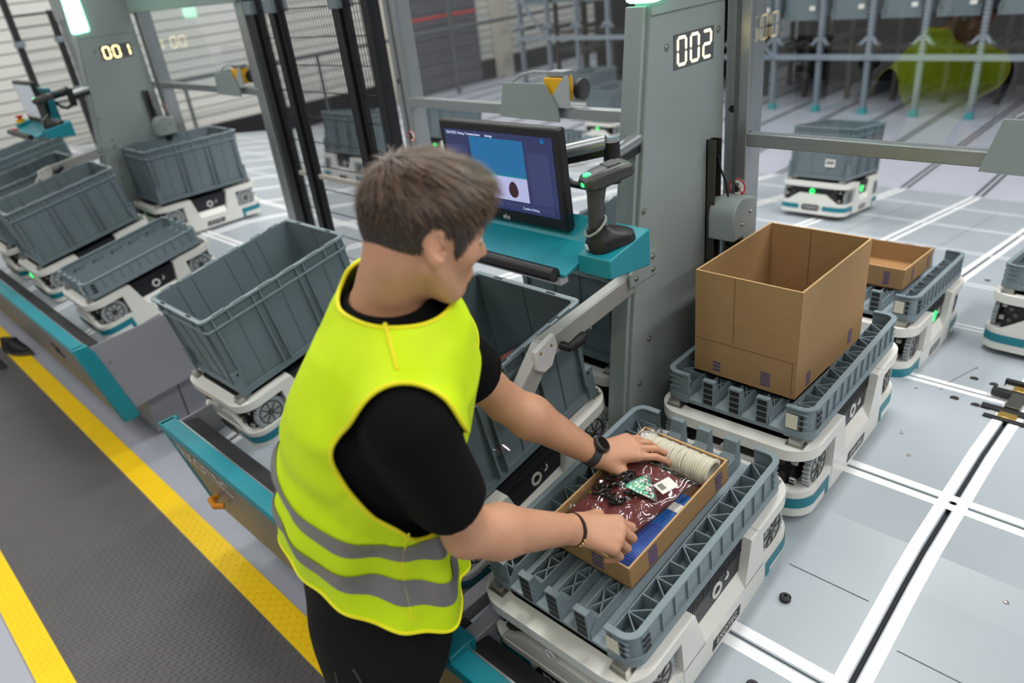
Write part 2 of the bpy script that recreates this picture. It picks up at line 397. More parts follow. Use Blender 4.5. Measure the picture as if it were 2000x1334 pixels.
# ------------------------------------------------------------------ storage racks
RACK = M('rack_galvanised', (150, 160, 172), 0.4, metal=0.45, var=0.06, scale=15)
RACKIN = M('rack_inner_shaded', (70, 64, 60), 0.6)  # inner rack metal with the interior shade painted into its colour
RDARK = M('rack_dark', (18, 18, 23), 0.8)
def rack(label, x0, n, pitch, y0, zb, zt):
    t = thing('storage_rack', label, 'rack', (0, y0, 0))
    holes = MB()
    up = MB().bb((-0.026, -0.03, 0), (0.026, 0.03, 2.6)).bb((-0.04, -0.04, 0), (0.04, 0.04, 0.006))
    um = up.mesh('upright', RACK, False); im = MB().bb((-0.025, -0.03, 0), (0.025, 0.03, 2.6)).mesh('inner_upright', RACKIN, False)
    h = MB()
    for k in range(46): h.bb((-0.020, -0.0315, 0.06 + k * 0.04), (-0.008, -0.03, 0.075 + k * 0.04)).bb((0.008, -0.0315, 0.06 + k * 0.04), (0.020, -0.03, 0.075 + k * 0.04))
    hm = h.mesh('punched_holes', RDARK, False)
    foot = MB().bb((-0.035, -0.04, 0.0), (0.035, 0.04, 0.07)).mesh('foot_sleeve', M('foot_teal', (60, 150, 156), 0.5), False)
    brk = MB()
    for s in (-1, 1):
        brk.bar((s * 0.03, -0.02, 0.04), (s * 0.085, -0.03, -0.03), 0.03, 0.03).bar((s * 0.085, -0.03, -0.03), (s * 0.12, -0.03, -0.03), 0.03, 0.02)
    bm_ = brk.mesh('bracket', RACK, False)
    arm = MB().bar((0, -0.1, -0.035), (0, 0.6, -0.035), 0.03, 0.025).mesh('bracket_arm', DSTEEL, False)
    for k in range(n):
        x = x0 - pitch * k
        link('upright', um, t, (x, 0, 0)); link('punched_holes', hm, t, (x, 0, 0)); link('foot_sleeve', foot, t, (x, 0, 0))
        link('inner_upright', im, t, (x + 0.05, 0.75, 0)); link('inner_upright', im, t, (x + 0.02, 1.5, 0))
        for zz in (zb + 0.16,): link('bracket', bm_, t, (x, 0, zz)); link('bracket_arm', arm, t, (x + 0.10, 0.05, zz)); link('bracket_arm', arm, t, (x - 0.10, 0.05, zz))
    xe = x0 - pitch * (n - 1)
    build(MB().bb((xe - 0.1, -0.045, zb - 0.03), (x0 + 0.1, -0.028, zb + 0.03)), 'front_beam', RACK, t, smooth=False)
    build(MB().bb((xe - 0.1, 0.75, zb - 0.03), (x0 + 0.1, 0.77, zb + 0.01)), 'inner_beam', RACKIN, t, smooth=False)
    build(MB().bb((xe - 0.1, 0.0, 1.95), (x0 + 0.1, 4.2, 1.98)), 'light_block_sheet', RDARK, t, smooth=False)  # unseen sheet added to keep overhead light out of the rack
    build(MB().bb((xe - 0.1, 1.9, 0.0), (x0 + 0.1, 1.95, 1.95)), 'shade_back', RDARK, t, smooth=False)  # near-black sheet standing in for the shade deep in the rack
    for s in (1,):
        build(MB().bar((xe + pitch * 1.0 + 0.0, -0.05, zb), (xe + 0.02, -0.05, zb + 0.6), 0.02, 0.05, up=(0, 1, 0)), 'brace', RACK, t, smooth=False)
    for k in range(n - 1):
        x = x0 - pitch * (k + 0.5)
        build(MB().bb((x - 0.16, 0.5 + 0.2 * (k % 3), 0.55 + 0.05 * (k % 2)), (x + 0.16, 1.9, 0.60 + 0.05 * (k % 2))), 'inner_shelf', RACKIN, t, smooth=False)
    return t
rack('tall galvanised storage rack of bins behind the clear safety screen', -1.05, 8, 0.53, 8.6, 0.60, 1.03)
rack('galvanised storage rack farther along, seen through screen behind the monitor', -5.55, 6, 0.55, 8.6, 0.85, 1.28)

# ------------------------------------------------------------------ black mesh fences
WIRE = M('black_wire', (22, 22, 25), 0.45)
def mesh_panel(parent, a, b, z0, z1, dv=0.02, dh=0.12, r=0.0021):
    a, b = Vector(a), Vector(b); L = (b - a).length; d = (b - a).normalized(); m_ = MB()
    n = int(L / dv)
    for i in range(n + 1):
        p = a + d * (L * i / n); m_.tube([(p.x, p.y, z0), (p.x, p.y, z1)], r, 4, caps=False)
    k = int((z1 - z0) / dh)
    for i in range(k + 1):
        z = z0 + (z1 - z0) * i / k
        m_.tube([(a.x, a.y, z), (b.x, b.y, z)], r * 1.5, 4, caps=False)
    return tag(build(m_, 'wire_mesh', WIRE, parent, smooth=False), kind='stuff')
t = thing('mesh_gate', 'tall black wire mesh gate between the two workstations', 'gate', (0, 0, 0))
for x in (-3.60, -3.41, -2.87, -2.66): build(MB().bb((x - 0.026, 1.87, 0.60), (x + 0.026, 1.93, 2.7)), 'gate_post', BLACKFENCE, t, bevel=0.004)
for x in (-3.555, -3.365, -2.825): build(MB().bb((x - 0.010, 1.885, 0.62), (x + 0.010, 1.915, 2.7)), 'leaf_frame', BLACKFENCE, t)
mesh_panel(t, (-3.35, 1.9), (-2.90, 1.9), 0.64, 2.7); mesh_panel(t, (-3.57, 1.9), (-3.44, 1.9), 0.64, 2.7); mesh_panel(t, (-2.82, 1.9), (-2.69, 1.9), 0.64, 2.7)
build(MB().bb((-3.35, 1.89, 1.06), (-2.90, 1.91, 1.08)).bb((-3.57, 1.89, 1.06), (-3.44, 1.91, 1.08)), 'cross_rail', M('rail_lit_top', (176, 170, 160), 0.5), t)  # pale colour stands for light caught along the rail top
for x in (-3.60, -3.41, -2.87): build(MB().bb((x - 0.03, 1.855, 1.84), (x + 0.04, 1.945, 1.90)), 'clamp', M('clamp_grey', (120, 130, 138), 0.4), t, bevel=0.005)
t = thing('mesh_fence', 'black wire mesh fence at far end of the first station', 'fence', (0, 0, 0))
for (x, y, zt) in ((-8.3, 1.98, 2.6), (-8.3, 2.33, 1.98), (-8.3, 2.85, 1.98)):
    build(MB().bb((x - 0.028, y - 0.028, 0.0), (x + 0.028, y + 0.028, zt)), 'fence_post', BLACKFENCE, t, bevel=0.004)
    for z in (1.25, 1.7): build(MB().bb((x - 0.03, y - 0.04, z), (x + 0.045, y + 0.04, z + 0.05)), 'clamp', M('clamp_grey', (120, 130, 138), 0.4), t, bevel=0.005)
for (a, b_) in ((1.98, 2.33), (2.33, 2.85)):
    mesh_panel(t, (-8.3, a + 0.03), (-8.3, b_ - 0.03), 0.6, 1.96, 0.025, 0.1)
    build(MB().bb((-8.31, a, 1.95), (-8.29, b_, 1.97)), 'top_rail', BLACKFENCE, t); build(MB().bb((-8.31, a, 1.18), (-8.29, b_, 1.2)), 'mid_rail', BLACKFENCE, t)

# ================================================================== robots, totes and trays
RH = 0.215
def robot_meshes():
    d = {}
    out = rrect(0.212, 0.335, 0.065, 8)
    d['lower_shell'] = MB().prism(out, 'z', 0.014, 0.088).mesh('lower_shell', RWHITE)
    d['chassis'] = MB().bb((-0.165, -0.30, 0.02), (0.165, 0.30, 0.20)).bb((-0.185, -0.16, 0.02), (0.185, 0.16, 0.2)).bb((-0.15, -0.315, 0.085), (0.15, 0.315, 0.19)).mesh('chassis', RBLACK, False)
    b = MB()
    inn = rrect(0.172, 0.295, 0.05, 8); 
    po, pi = rrect(0.214, 0.338, 0.075, 8), inn
    for seq, s in ((list(range(18, 36)), -1),):
        oo = [po[i] for i in seq]; ii = [pi[i] for i in seq]
        ye = 0.150 * s
        oo = [(oo[0][0], ye)] + oo + [(oo[-1][0], ye)]; ii = [(ii[0][0], ye)] + ii + [(ii[-1][0], ye)]; n_ = len(oo)
        vs = [(p[0], p[1], z) for z in (0.184, 0.214) for pp in (oo, ii) for p in pp]; fs = []
        for i in range(n_ - 1):
            fs += [(i, i + 1, 2 * n_ + i + 1, 2 * n_ + i), (n_ + i + 1, n_ + i, 3 * n_ + i, 3 * n_ + i + 1), (2 * n_ + i, 2 * n_ + i + 1, 3 * n_ + i + 1, 3 * n_ + i), (i + 1, i, n_ + i, n_ + i + 1)]
        fs += [(0, 2 * n_, 3 * n_, n_), (n_ - 1, 2 * n_ - 1, 4 * n_ - 1, 3 * n_ - 1)]
        b.add(vs, fs)
    d['top_rim'] = b.mesh('top_rim', RWHITE)
    d['deck_top'] = MB().bb((-0.172, -0.295, 0.196), (0.172, 0.295, 0.206)).mesh('deck_top', RBLACK, False)
    # end apron: trapezoid white panel
    d['end_apron'] = MB().prism([(-0.165, 0.086), (-0.085, 0.142), (0.085, 0.142), (0.165, 0.086)], 'y', -0.333, -0.312).mesh('end_apron', RWHITE)
    # teal stripes: part of the outline
    o2 = rrect(0.2132, 0.3362, 0.0662, 10)
    def st(pts, z0, z1):
        n = len(pts); vs = [(p[0], p[1], z) for z in (z0, z1) for p in pts]
        return MB().add(vs, [(i, i + 1, n + i + 1, n + i) for i in range(n - 1)])
    # quarter at +x,-y : from end centre to side
    q = [p for p in rrect(0.2132, 0.3362, 0.0662, 10)[33:44]]
    pts = [(0.075, -0.3362)] + q + [(0.2132, -0.185)]
    b = st(pts, 0.040, 0.070)
    b.add([(0.2132, -0.205, 0.016), (0.2132, -0.185, 0.016), (0.2132, -0.185, 0.04), (0.2132, -0.205, 0.04)], [(0, 1, 2, 3)])
    d['stripe'] = b.mesh('stripe', RTEAL)
    # gear wheel
    n = 30; vs = []; fs = []; prof = []
    for k in range(n * 4):
        a = 2 * math.pi * k / (n * 4); r = 0.062 if k % 4 in (0, 1) else 0.055
        prof.append((r * math.cos(a), r * math.sin(a)))
    b = MB().prism(prof, 'x', -0.008, 0.008)
    d['gear'] = b.mesh('gear', RGEAR, False)
    b = MB().lathe([(0.045, 0.008), (0.045, 0.0095), (0.040, 0.0095), (0.040, 0.0082)], 30, axis='x', caps=False)
    for k in range(8):
        a = 2 * math.pi * k / 8; b.bar((0.009, 0.014 * math.cos(a), 0.014 * math.sin(a)), (0.009, 0.038 * math.cos(a), 0.038 * math.sin(a)), 0.003, 0.004, up=(1, 0, 0))
    b.lathe([(0.013, 0.008), (0.011, 0.012), (0.005, 0.013), (0.0, 0.013)], 14, axis='x')
    d['hub'] = b.mesh('hub', DSTEEL)
    # wheel bay back plate + hardware
    b = MB()
    for (y, z, r) in ((-0.05, -0.05, 0.009), (-0.065, -0.02, 0.008), (0.055, -0.055, 0.008), (-0.06, 0.03, 0.007), (0.06, 0.04, 0.007), (0.072, 0.0, 0.009)):
        b.lathe([(r, -0.01), (r, 0.004), (r * 0.6, 0.006), (0.0, 0.006)], 10, (0, y, z), 'x')
    d['bay_bolts'] = b.mesh('bay_bolts', STEEL)
    # black link plates in end openings
    b = MB()
    for s in (-1, 1):
        for k in range(4): b.lathe([(0.008, -0.322), (0.008, -0.30)], 10, (s * (0.125 + 0.016 * (k % 2)), 0, 0.105 + 0.02 * k), 'y')
    d['end_bolts'] = b.mesh('end_bolts', DSTEEL)
    # side body (+x)
    b = MB()
    b.prism([(-0.172, 0.014), (0.172, 0.014), (0.172, 0.088), (-0.172, 0.088)], 'x', 0.17, 0.2135)
    b.prism([(-0.172, 0.085), (-0.085, 0.085), (-0.118, 0.212), (-0.172, 0.212)], 'x', 0.17, 0.2135)
    b.prism([(0.172, 0.085), (0.085, 0.085), (0.118, 0.212), (0.172, 0.212)], 'x', 0.17, 0.2135)
    d['side_panel'] = b.mesh('side_panel', RWHITE, False)
    b = MB().add([(0.2135, -0.085, 0.087), (0.2135, 0.085, 0.087), (0.188, 0.094, 0.122), (0.188, -0.094, 0.122), (0.17, -0.094, 0.122), (0.17, 0.094, 0.122), (0.17, 0.085, 0.08), (0.17, -0.085, 0.08)],
                 [(0, 1, 2, 3), (3, 2, 5, 4), (4, 5, 6, 7), (7, 6, 1, 0), (0, 3, 4, 7), (1, 6, 5, 2)])
    d['recess'] = b.mesh('recess', RWHITE, False)
    b = MB().bb((0.17, -0.118, 0.122), (0.192, 0.118, 0.205))
    for k in range(30): b.bb((0.192, -0.11 + k * 0.0074, 0.176), (0.1935, -0.107 + k * 0.0074, 0.2))
    d['side_band'] = b.mesh('side_band', RBAND, False)
    b = MB()
    rr = []
    b.lathe([(0.020, 0.1925), (0.020, 0.195), (0.012, 0.195), (0.012, 0.1925)], 26, (0, 0, 0.155), 'x', caps=False)
    d['ring_light'] = b.mesh('ring_light', RINGW); d['ring_light_on'] = b.mesh('ring_light', GREENGLOW)
    cr = [(0.194, 0.036 + 0.010 * math.cos(a), 0.165 + 0.010 * math.sin(a)) for a in [R(v) for v in range(-110, 60, 20)]]
    d['crescent'] = MB().tube(cr, [0.001 + 0.002 * math.sin(math.pi * i / 8) for i in range(9)], 6).mesh('crescent', RINGW)
    d['brand_plate'] = MB().prism([(-0.062, 0.028), (0.055, 0.028), (0.062, 0.056), (-0.055, 0.056)], 'x', 0.2135, 0.2147).mesh('brand_plate', PLATE, False)
    d['name_plate'] = MB().prism([(-0.062, 0.055), (-0.05, 0.036), (0.05, 0.036), (0.062, 0.055), (0.05, 0.074), (-0.05, 0.074)], 'y', -0.3372, -0.335).mesh('name_plate', PLATE, False)
    b = MB().bb((-0.016, -0.012, 0), (0.016, 0.012, 0.020)).bb((-0.022, -0.016, 0), (0.022, 0.016, 0.004))
    d['clip'] = b.mesh('clip', STEEL, False)
    d['end_ring'] = MB().lathe([(0.015, -0.335), (0.015, -0.338), (0.008, -0.338), (0.008, -0.335)], 20, (0, 0, 0.160), 'y', caps=False).mesh('end_ring', RINGW)
    d['end_ring_on'] = MB().lathe([(0.015, -0.335), (0.015, -0.338), (0.008, -0.338), (0.008, -0.335)], 20, (0, 0, 0.160), 'y', caps=False).mesh('end_ring', GREENGLOW)
    d['caster'] = MB().lathe([(0.016, 0.0), (0.02, 0.004), (0.02, 0.016)], 14).mesh('caster', BRASS)
    return d
RM = robot_meshes()
ROBOT_GROUP = 'white warehouse robots'
def robot(label, x, y, z, pitch=0, yaw=0, on=False, name=None, detail=2, roll=0):
    t = thing('warehouse_robot', label, 'robot', (x, y, z), (R(pitch), R(roll), R(yaw)), ROBOT_GROUP)
    P = lambda n, me, rot=None, loc=None, par=t: link(n, RM[me], par, loc, rot)
    sh = P('lower_shell', 'lower_shell'); P('chassis', 'chassis'); P('deck_top', 'deck_top')
    for e in (0, math.pi):
        P('end_apron', 'end_apron', (0, 0, e)); P('top_rim', 'top_rim', (0, 0, e))
        np_ = P('name_plate', 'name_plate', (0, 0, e)); P('end_bolts', 'end_bolts', (0, 0, e))
        P('end_ring', 'end_ring_on' if on else 'end_ring', (0, 0, e))
        if name and e == 0:
            text(name, 'lettering', np_, 0.026, LETTER, frame((0, -0.3374, 0.055), (1, 0, 0), (0, 0, 1)))
        side = P('side_panel', 'side_panel', (0, 0, e)); P('recess', 'recess', (0, 0, e)); bd = P('side_band', 'side_band', (0, 0, e))
        link('ring_light', RM['ring_light_on' if on else 'ring_light'], bd); link('crescent', RM['crescent'], bd)
        bp = P('brand_plate', 'brand_plate', (0, 0, e))
        if detail > 1: text('EXOTEC', 'lettering', bp, 0.024, LETTER, frame((0.2149, 0, 0.042), (0, 1, 0), (0, 0, 1)), shear=0.15)
    for sx in (1, -1):
        for sy in (1, -1):
            s = link('stripe', RM['stripe'], sh); s.scale = (sx, -sy, 1)
            g_ = link('gear_wheel', RM['gear'], t, (sx * 0.192, sy * 0.238, 0.128), (0, 0, 0 if sx > 0 else math.pi))
            link('hub', RM['hub'], g_)
            if detail > 1: link('bay_bolts', RM['bay_bolts'], t, (sx * 0.168, sy * 0.238, 0.128), (0, 0, 0 if sx > 0 else math.pi))
            link('clip', RM['clip'], t, (sx * 0.165, sy * 0.300, 0.213)); link('caster', RM['caster'], t, (sx * 0.15, sy * 0.27, 0.0))
    return t

TH = 0.32
def tote_meshes():
    d = {}; b = MB()
    hx, hy, th = 0.188, 0.288, 0.004
    # walls with slight draft, floor
    def ringz(z, k): return [(sx * (hx - k), sy * (hy - k), z) for sx, sy in ((-1, -1), (1, -1), (1, 1), (-1, 1))]
    vs = ringz(0.0, 0.012) + ringz(TH, 0.0) + ringz(TH, th) + ringz(0.012, 0.012 + th)
    fs = [(3, 2, 1, 0)] + [(i, (i + 1) % 4, 4 + (i + 1) % 4, 4 + i) for i in range(4)] + [(4 + i, 4 + (i + 1) % 4, 8 + (i + 1) % 4, 8 + i) for i in range(4)] + [(8 + i, 8 + (i + 1) % 4, 12 + (i + 1) % 4, 12 + i) for i in range(4)] + [(12, 13, 14, 15)]
    b.add(vs, fs)
    # base collar, lower band
    b.ring(rrect(0.186, 0.286, 0.02, 3), rrect(0.170, 0.270, 0.01, 3), 0.0, 0.022)
    # corner posts and mid ribs, outside
    for sx in (-1, 1):
        for sy in (-1, 1):
            b.bb((sx * 0.186, sy * 0.255, 0.05), (sx * 0.194, sy * 0.262, TH - 0.01)); b.bb((sx * 0.155, sy * 0.286, 0.05), (sx * 0.162, sy * 0.294, TH - 0.01))
            b.bb((sx * 0.172, sy * 0.262, 0.0), (sx * 0.193, sy * 0.292, 0.10))
    for sx in (-1, 1):
        for y in (-0.105, -0.075, 0.075, 0.105): b.bb((sx * 0.182, y - 0.003, 0.022), (sx * 0.1935, y + 0.003, TH - 0.01))
        for y in (-0.18, 0.0, 0.18): b.bar((sx * 0.1775, y, 0.02), (sx * 0.187, y, TH - 0.05), 0.003, 0.004, up=(sx, 0, 0))
    for sy in (-1, 1):
        for x in (-0.05, 0.05): b.bar((x, sy * 0.2775, 0.02), (x, sy * 0.287, TH - 0.05), 0.003, 0.004, up=(0, sy, 0))
    d['body'] = b.mesh('body', GREYTOTE, False)
    b = MB(); ou = rrect(0.2, 0.3, 0.018, 4); inn = rrect(0.184, 0.284, 0.012, 4)
    b.ring(ou, inn, TH - 0.007, TH); b.ring(rrect(0.196, 0.296, 0.016, 4), inn, TH - 0.05, TH - 0.044)
    for sx in (-1, 1):
        for y in (-0.26, -0.2, -0.105, -0.075, 0.0, 0.075, 0.105, 0.2, 0.26): b.bb((sx * 0.186, y - 0.002, TH - 0.046), (sx * 0.196, y + 0.002, TH - 0.004))
    for sy in (-1, 1):
        for x in (-0.16, -0.09, 0.09, 0.16): b.bb((x - 0.002, sy * 0.286, TH - 0.046), (x + 0.002, sy * 0.296, TH - 0.004))
    # stacking nubs on the rim
    for sx in (-1, 1):
        for y in (-0.23, -0.15, -0.05, 0.05, 0.15, 0.23): b.bb((sx * 0.193, y - 0.022, TH), (sx * 0.2, y + 0.022, TH + 0.004))
    d['rim'] = b.mesh('rim', M('tote_rim', (130, 145, 151), 0.4, var=0.05, scale=9), True)
    b = MB()
    for sy in (-1, 1):
        for x in (-0.10, 0.10): b.bb((x - 0.016, sy * 0.2955, TH), (x + 0.016, sy * 0.2885, TH + 0.0006))
    for sx in (-1, 1):
        for y in (-0.20, 0.0, 0.20): b.bb((sx * 0.1915, y - 0.02, TH), (sx * 0.187, y + 0.02, TH + 0.0006))
    for sx in (-1, 1):
        for sy in (-1, 1): b.bb((sx * 0.1925, sy * 0.270, 0.085), (sx * 0.1937, sy * 0.277, 0.094))
    d['rim_slots'] = b.mesh('rim_slots', DARKSLOT, False)
    b = MB()
    for sx in (-1, 1):
        for y in (-0.2, -0.14, 0.0, 0.08, 0.14): b.bar((sx * 0.1722, y, 0.02), (sx * 0.1836, y, TH - 0.008), 0.0022, 0.0016, up=(sx, 0, 0))
    for sy in (-1, 1): b.bar((0, sy * 0.2722, 0.02), (0, sy * 0.2836, TH - 0.008), 0.0022, 0.0016, up=(0, sy, 0))
    d['inner_seams'] = b.mesh('inner_seams', M('tote_seam', (58, 68, 74), 0.5), False)
    b = MB(); b.bb((-0.03, -0.2895, 0.0), (0.03, -0.2885, 0.045)); d['label'] = b.mesh('label', WHITEP, False)
    b = MB(); x = -0.024
    rnd = random.Random(3)
    while x < 0.022:
        w = rnd.choice((0.0008, 0.0016, 0.0024)); b.bb((x, -0.2899, 0.012), (x + w, -0.2894, 0.038)); x += w + rnd.choice((0.001, 0.0016))
    d['barcode'] = b.mesh('barcode', BLACKINK, False)
    return d
TM = tote_meshes()
TOTE_GROUP = 'grey storage totes'
def tote(label, base=None, loc=None, rot=(0, 0, 0), lab=None, detail=True):
    if base is not None:
        m = Matrix.Translation(base.location) @ Euler(base.rotation_euler).to_matrix().to_4x4() @ Matrix.Translation((0, 0, RH + 0.018))
        loc = m.translation; rot = m.to_euler()
    t = thing('storage_tote', label, 'tote', loc, rot, TOTE_GROUP)
    link('body', TM['body'], t); link('rim', TM['rim'], t)
    if detail: link('rim_slots', TM['rim_slots'], t); link('inner_seams', TM['inner_seams'], t)
    if lab is not None:
        l = link('barcode_label', TM['label'], t, (lab[0], 0.0 if len(lab) < 3 else lab[2], lab[1]))
        if detail: link('barcode', TM['barcode'], l)
    return t

TRH = 0.085
def tray_meshes():
    d = {}
    d['base'] = MB().prism(rrect(0.196, 0.296, 0.03, 5), 'z', 0.0, 0.010).mesh('base', TRAYP)
    # long side rail: wall, flange, corner returns
    b = MB()
    po = [p for p in rrect(0.2, 0.3, 0.035, 6)]; pi = [p for p in rrect(0.195, 0.295, 0.03, 6)]; pf = [p for p in rrect(0.186, 0.286, 0.022, 6)]
    # indices: corner++ 0..6, -+ 7..13, -- 14..20, +- 21..27
    seq = list(range(21, 28)) + list(range(0, 7))
    def chain(P): return [(0.131, P[21][1])] + [P[i] for i in seq] + [(0.131, P[6][1])]
    co, ci, cf = chain(po), chain(pi), chain(pf); n = len(co)
    def sweep(a, c, z0, z1):
        vs = [(p[0], p[1], z) for z in (z0, z1) for pp in (a, c) for p in pp]; fs = []
        for i in range(n - 1):
            fs += [(i, i + 1, 2 * n + i + 1, 2 * n + i), (n + i + 1, n + i, 3 * n + i, 3 * n + i + 1), (2 * n + i, 2 * n + i + 1, 3 * n + i + 1, 3 * n + i), (i + 1, i, n + i, n + i + 1)]
        fs += [(0, 2 * n, 3 * n, n), (n - 1, 2 * n - 1, 4 * n - 1, 3 * n - 1)]
        b.add(vs, fs)
    sweep(pi and ci, [(p[0] * 0.985, p[1] * 0.99) for p in ci], 0.0, TRH - 0.002)
    sweep(co, cf, TRH - 0.005, TRH); sweep(co, ci, 0.0, 0.022)
    for y in [-0.25 + 0.0455 * k for k in range(12)]: b.bb((0.194, y - 0.002, 0.02), (0.1995, y + 0.002, TRH - 0.003))
    for z in (0.038, 0.054, 0.07):
        b.bb((0.194, -0.27, z), (0.1995, -0.245, z + 0.003)); b.bb((0.194, 0.245, z), (0.1995, 0.27, z + 0.003))
        b.bb((0.15, -0.3, z), (0.185, -0.295, z + 0.003)); b.bb((0.15, 0.3, z), (0.185, 0.295, z + 0.003))
    d['side_rail'] = b.mesh('side_rail', TRAYP)
    # channels
    b = MB().bb((-0.019, -0.298, 0.010), (0.019, 0.298, 0.014))
    d['channel_floor'] = b.mesh('channel_floor', TRAYLT, False)
    b = MB()
    for s in (-1, 1):
        prof = [(-0.296, 0.010), (0.296, 0.010), (0.296, 0.03), (0.27, 0.05), (-0.27, 0.05), (-0.296, 0.03)]
        b.prism(prof, 'x', s * 0.0195 - 0.0012, s * 0.0195 + 0.0012)
    d['channel_wall'] = b.mesh('channel_wall', TRAYP, False)
    # wide lattice between rail and outer channel: width .07 centred at 0
    def lattice(hw, L, step, z0, z1, star):
        b = MB(); y = -L; k = 0; t_ = 0.0024
        while y < L - 0.01:
            y2 = min(y + step, L)
            b.bar((-hw, y, (z0 + z1) / 2), (hw, y, (z0 + z1) / 2), t_, z1 - z0)
            if star:
                b.bar((-hw if k % 2 else hw, y, (z0 + z1) / 2), (hw if k % 2 else -hw, y2, (z0 + z1) / 2), t_, z1 - z0)
            else:
                b.bar((-hw, y, (z0 + z1) / 2), (hw, y2, (z0 + z1) / 2), t_, z1 - z0); b.bar((hw, y, (z0 + z1) / 2), (-hw, y2, (z0 + z1) / 2), t_, z1 - z0)
            y = y2; k += 1
        b.bar((-hw, L, (z0 + z1) / 2), (hw, L, (z0 + z1) / 2), t_, z1 - z0)
        return b
    d['wide_lattice'] = lattice(0.0305, 0.275, 0.050, 0.010, 0.052, True).mesh('wide_lattice', TRAYP, False)
    d['narrow_lattice'] = lattice(0.0155, 0.26, 0.058, 0.010, 0.044, False).mesh('narrow_lattice', TRAYP, False)
    # end post: hollow-front block rising to the rim
    b = MB()
    b.prism([(-0.3, 0.01), (-0.3, TRH), (-0.285, TRH), (-0.275, 0.055), (-0.262, 0.044), (-0.262, 0.01)], 'x', -0.0165, 0.0165)
    d['end_post'] = b.mesh('end_post', TRAYP, False)
    b = MB()
    for k in range(4): b.bb((-0.0125, -0.3008, 0.016 + k * 0.017), (0.0125, -0.2995, 0.029 + k * 0.017))
    d['post_slots'] = b.mesh('post_slots', DARKSLOT, False)
    b = MB()
    for z in (0.026, 0.042, 0.058): b.bb((0.1993, -0.268, z), (0.2003, -0.248, z + 0.01)); b.bb((0.168, -0.3003, z), (0.176, -0.2993, z + 0.01))
    d['side_slots'] = b.mesh('side_slots', DARKSLOT, False)
    d['code_label'] = MB().bb((0.134, -0.3008, 0.026), (0.163, -0.2993, 0.066)).mesh('code_label', M('cream_label', (214, 210, 192), 0.6), False)
    return d
YM = tray_meshes()
TRAY_GROUP = 'grey slotted trays on the robots'
def tray(label, base):
    m = Matrix.Translation(base.location) @ Euler(base.rotation_euler).to_matrix().to_4x4() @ Matrix.Translation((0, 0, RH + 0.014))
    t = thing('slotted_tray', label, 'tray', m.translation, m.to_euler(), TRAY_GROUP)
    link('base', YM['base'], t)
    for s in (0, math.pi):
        r_ = link('side_rail', YM['side_rail'], t, None, (0, 0, s)); link('side_slots', YM['side_slots'], r_); 
        link('wide_lattice', YM['wide_lattice'], t, (0.1625 if s == 0 else -0.1625, 0, 0), (0, 0, s))
        for x in (-0.073, 0.0, 0.073):
            p = link('end_post', YM['end_post'], t, (x, 0, 0), (0, 0, s)); link('post_slots', YM['post_slots'], p)
    link('code_label', YM['code_label'], t)
    for x in (-0.073, 0.0, 0.073): link('narrow_lattice', YM['narrow_lattice'], t, (x, 0, 0))
    for x in (-0.111, -0.0365, 0.0365, 0.111):
        c = link('channel_floor', YM['channel_floor'], t, (x, 0, 0)); link('channel_wall', YM['channel_wall'], c)
    return t

FY, FZ, FP = 1.107, 0.552, 10.0
r1 = robot('white robot nearest the worker, carrying the tray with packed carton', -0.769, 1.054, 0.543, 5.8, 0.8, name='PIHAZI')
r3 = robot('white robot under the tall open carton', -0.772, 1.733, 0.624, 0.0, 2.0)
r2 = robot('white robot with lit green light carrying the shallow empty carton tray', -0.835, 2.61, 0.515, -5.0, 2.0, on=True)
rL = robot('white robot behind teal bench corner, under near empty tote', -2.435, 1.115, 0.541, 10.4, 1.0)
rB = robot('white robot between worker and near robot, under tote being picked from', -1.335, FY, FZ, FP)
rC = robot('white robot waiting beside grey column under barcoded tote', -1.335, 1.76, 0.625)
rF = robot('white robot on the ramp under barcoded tote, beyond the cartons', -1.94, 4.85, 0.215, -8.5, 2.0, on=True, name='TANAKO')
rR = robot('white robot cut off by right picture edge, carrying bare tray', -0.304, 3.08, zd(3.08) + 0.01, -8.0, 0.0)
r1a = robot('white robot with green side light at the first station under empty tote', -4.75, FY, FZ, FP, on=True)
r1d = robot('white robot at end of first station carrying an empty slotted tray', -3.93, FY, FZ, FP)
r1f = robot('white robot behind first station bench, under tote in front of column 001', -4.80, 1.80, 0.625)
r1b = robot('white robot at first station, under tote below the grey arm', -5.40, FY, FZ, FP)
r1l = robot('white robot at far left picture edge under small distant tote', -6.5, FY + 0.25, FZ, FP)
rg = robot('white robot behind the black mesh gate', -5.35, 3.45, zd(3.45), 0, 90, detail=1, roll=8.5)
rh = robot('white robot behind monitor corner, seen under the screen rail', -5.75, 4.75, zd(4.75), 0, 90, on=True, detail=1, roll=8.5)
ri = robot('white robot behind the screen, right of monitor arm, under foremost far tote', -5.25, 6.85, 0.006, 0, 0, on=True, detail=1, name='MIRABO')
rj = robot('white robot behind the screen carrying a bare tray, above the monitor', -4.85, 5.25, zd(5.25), 0, 90, detail=1, roll=8.5)
rk = robot('white robot in shadow behind the screen under rearmost far tote', -6.3, 7.75, 0.006, 0, 0, detail=1)

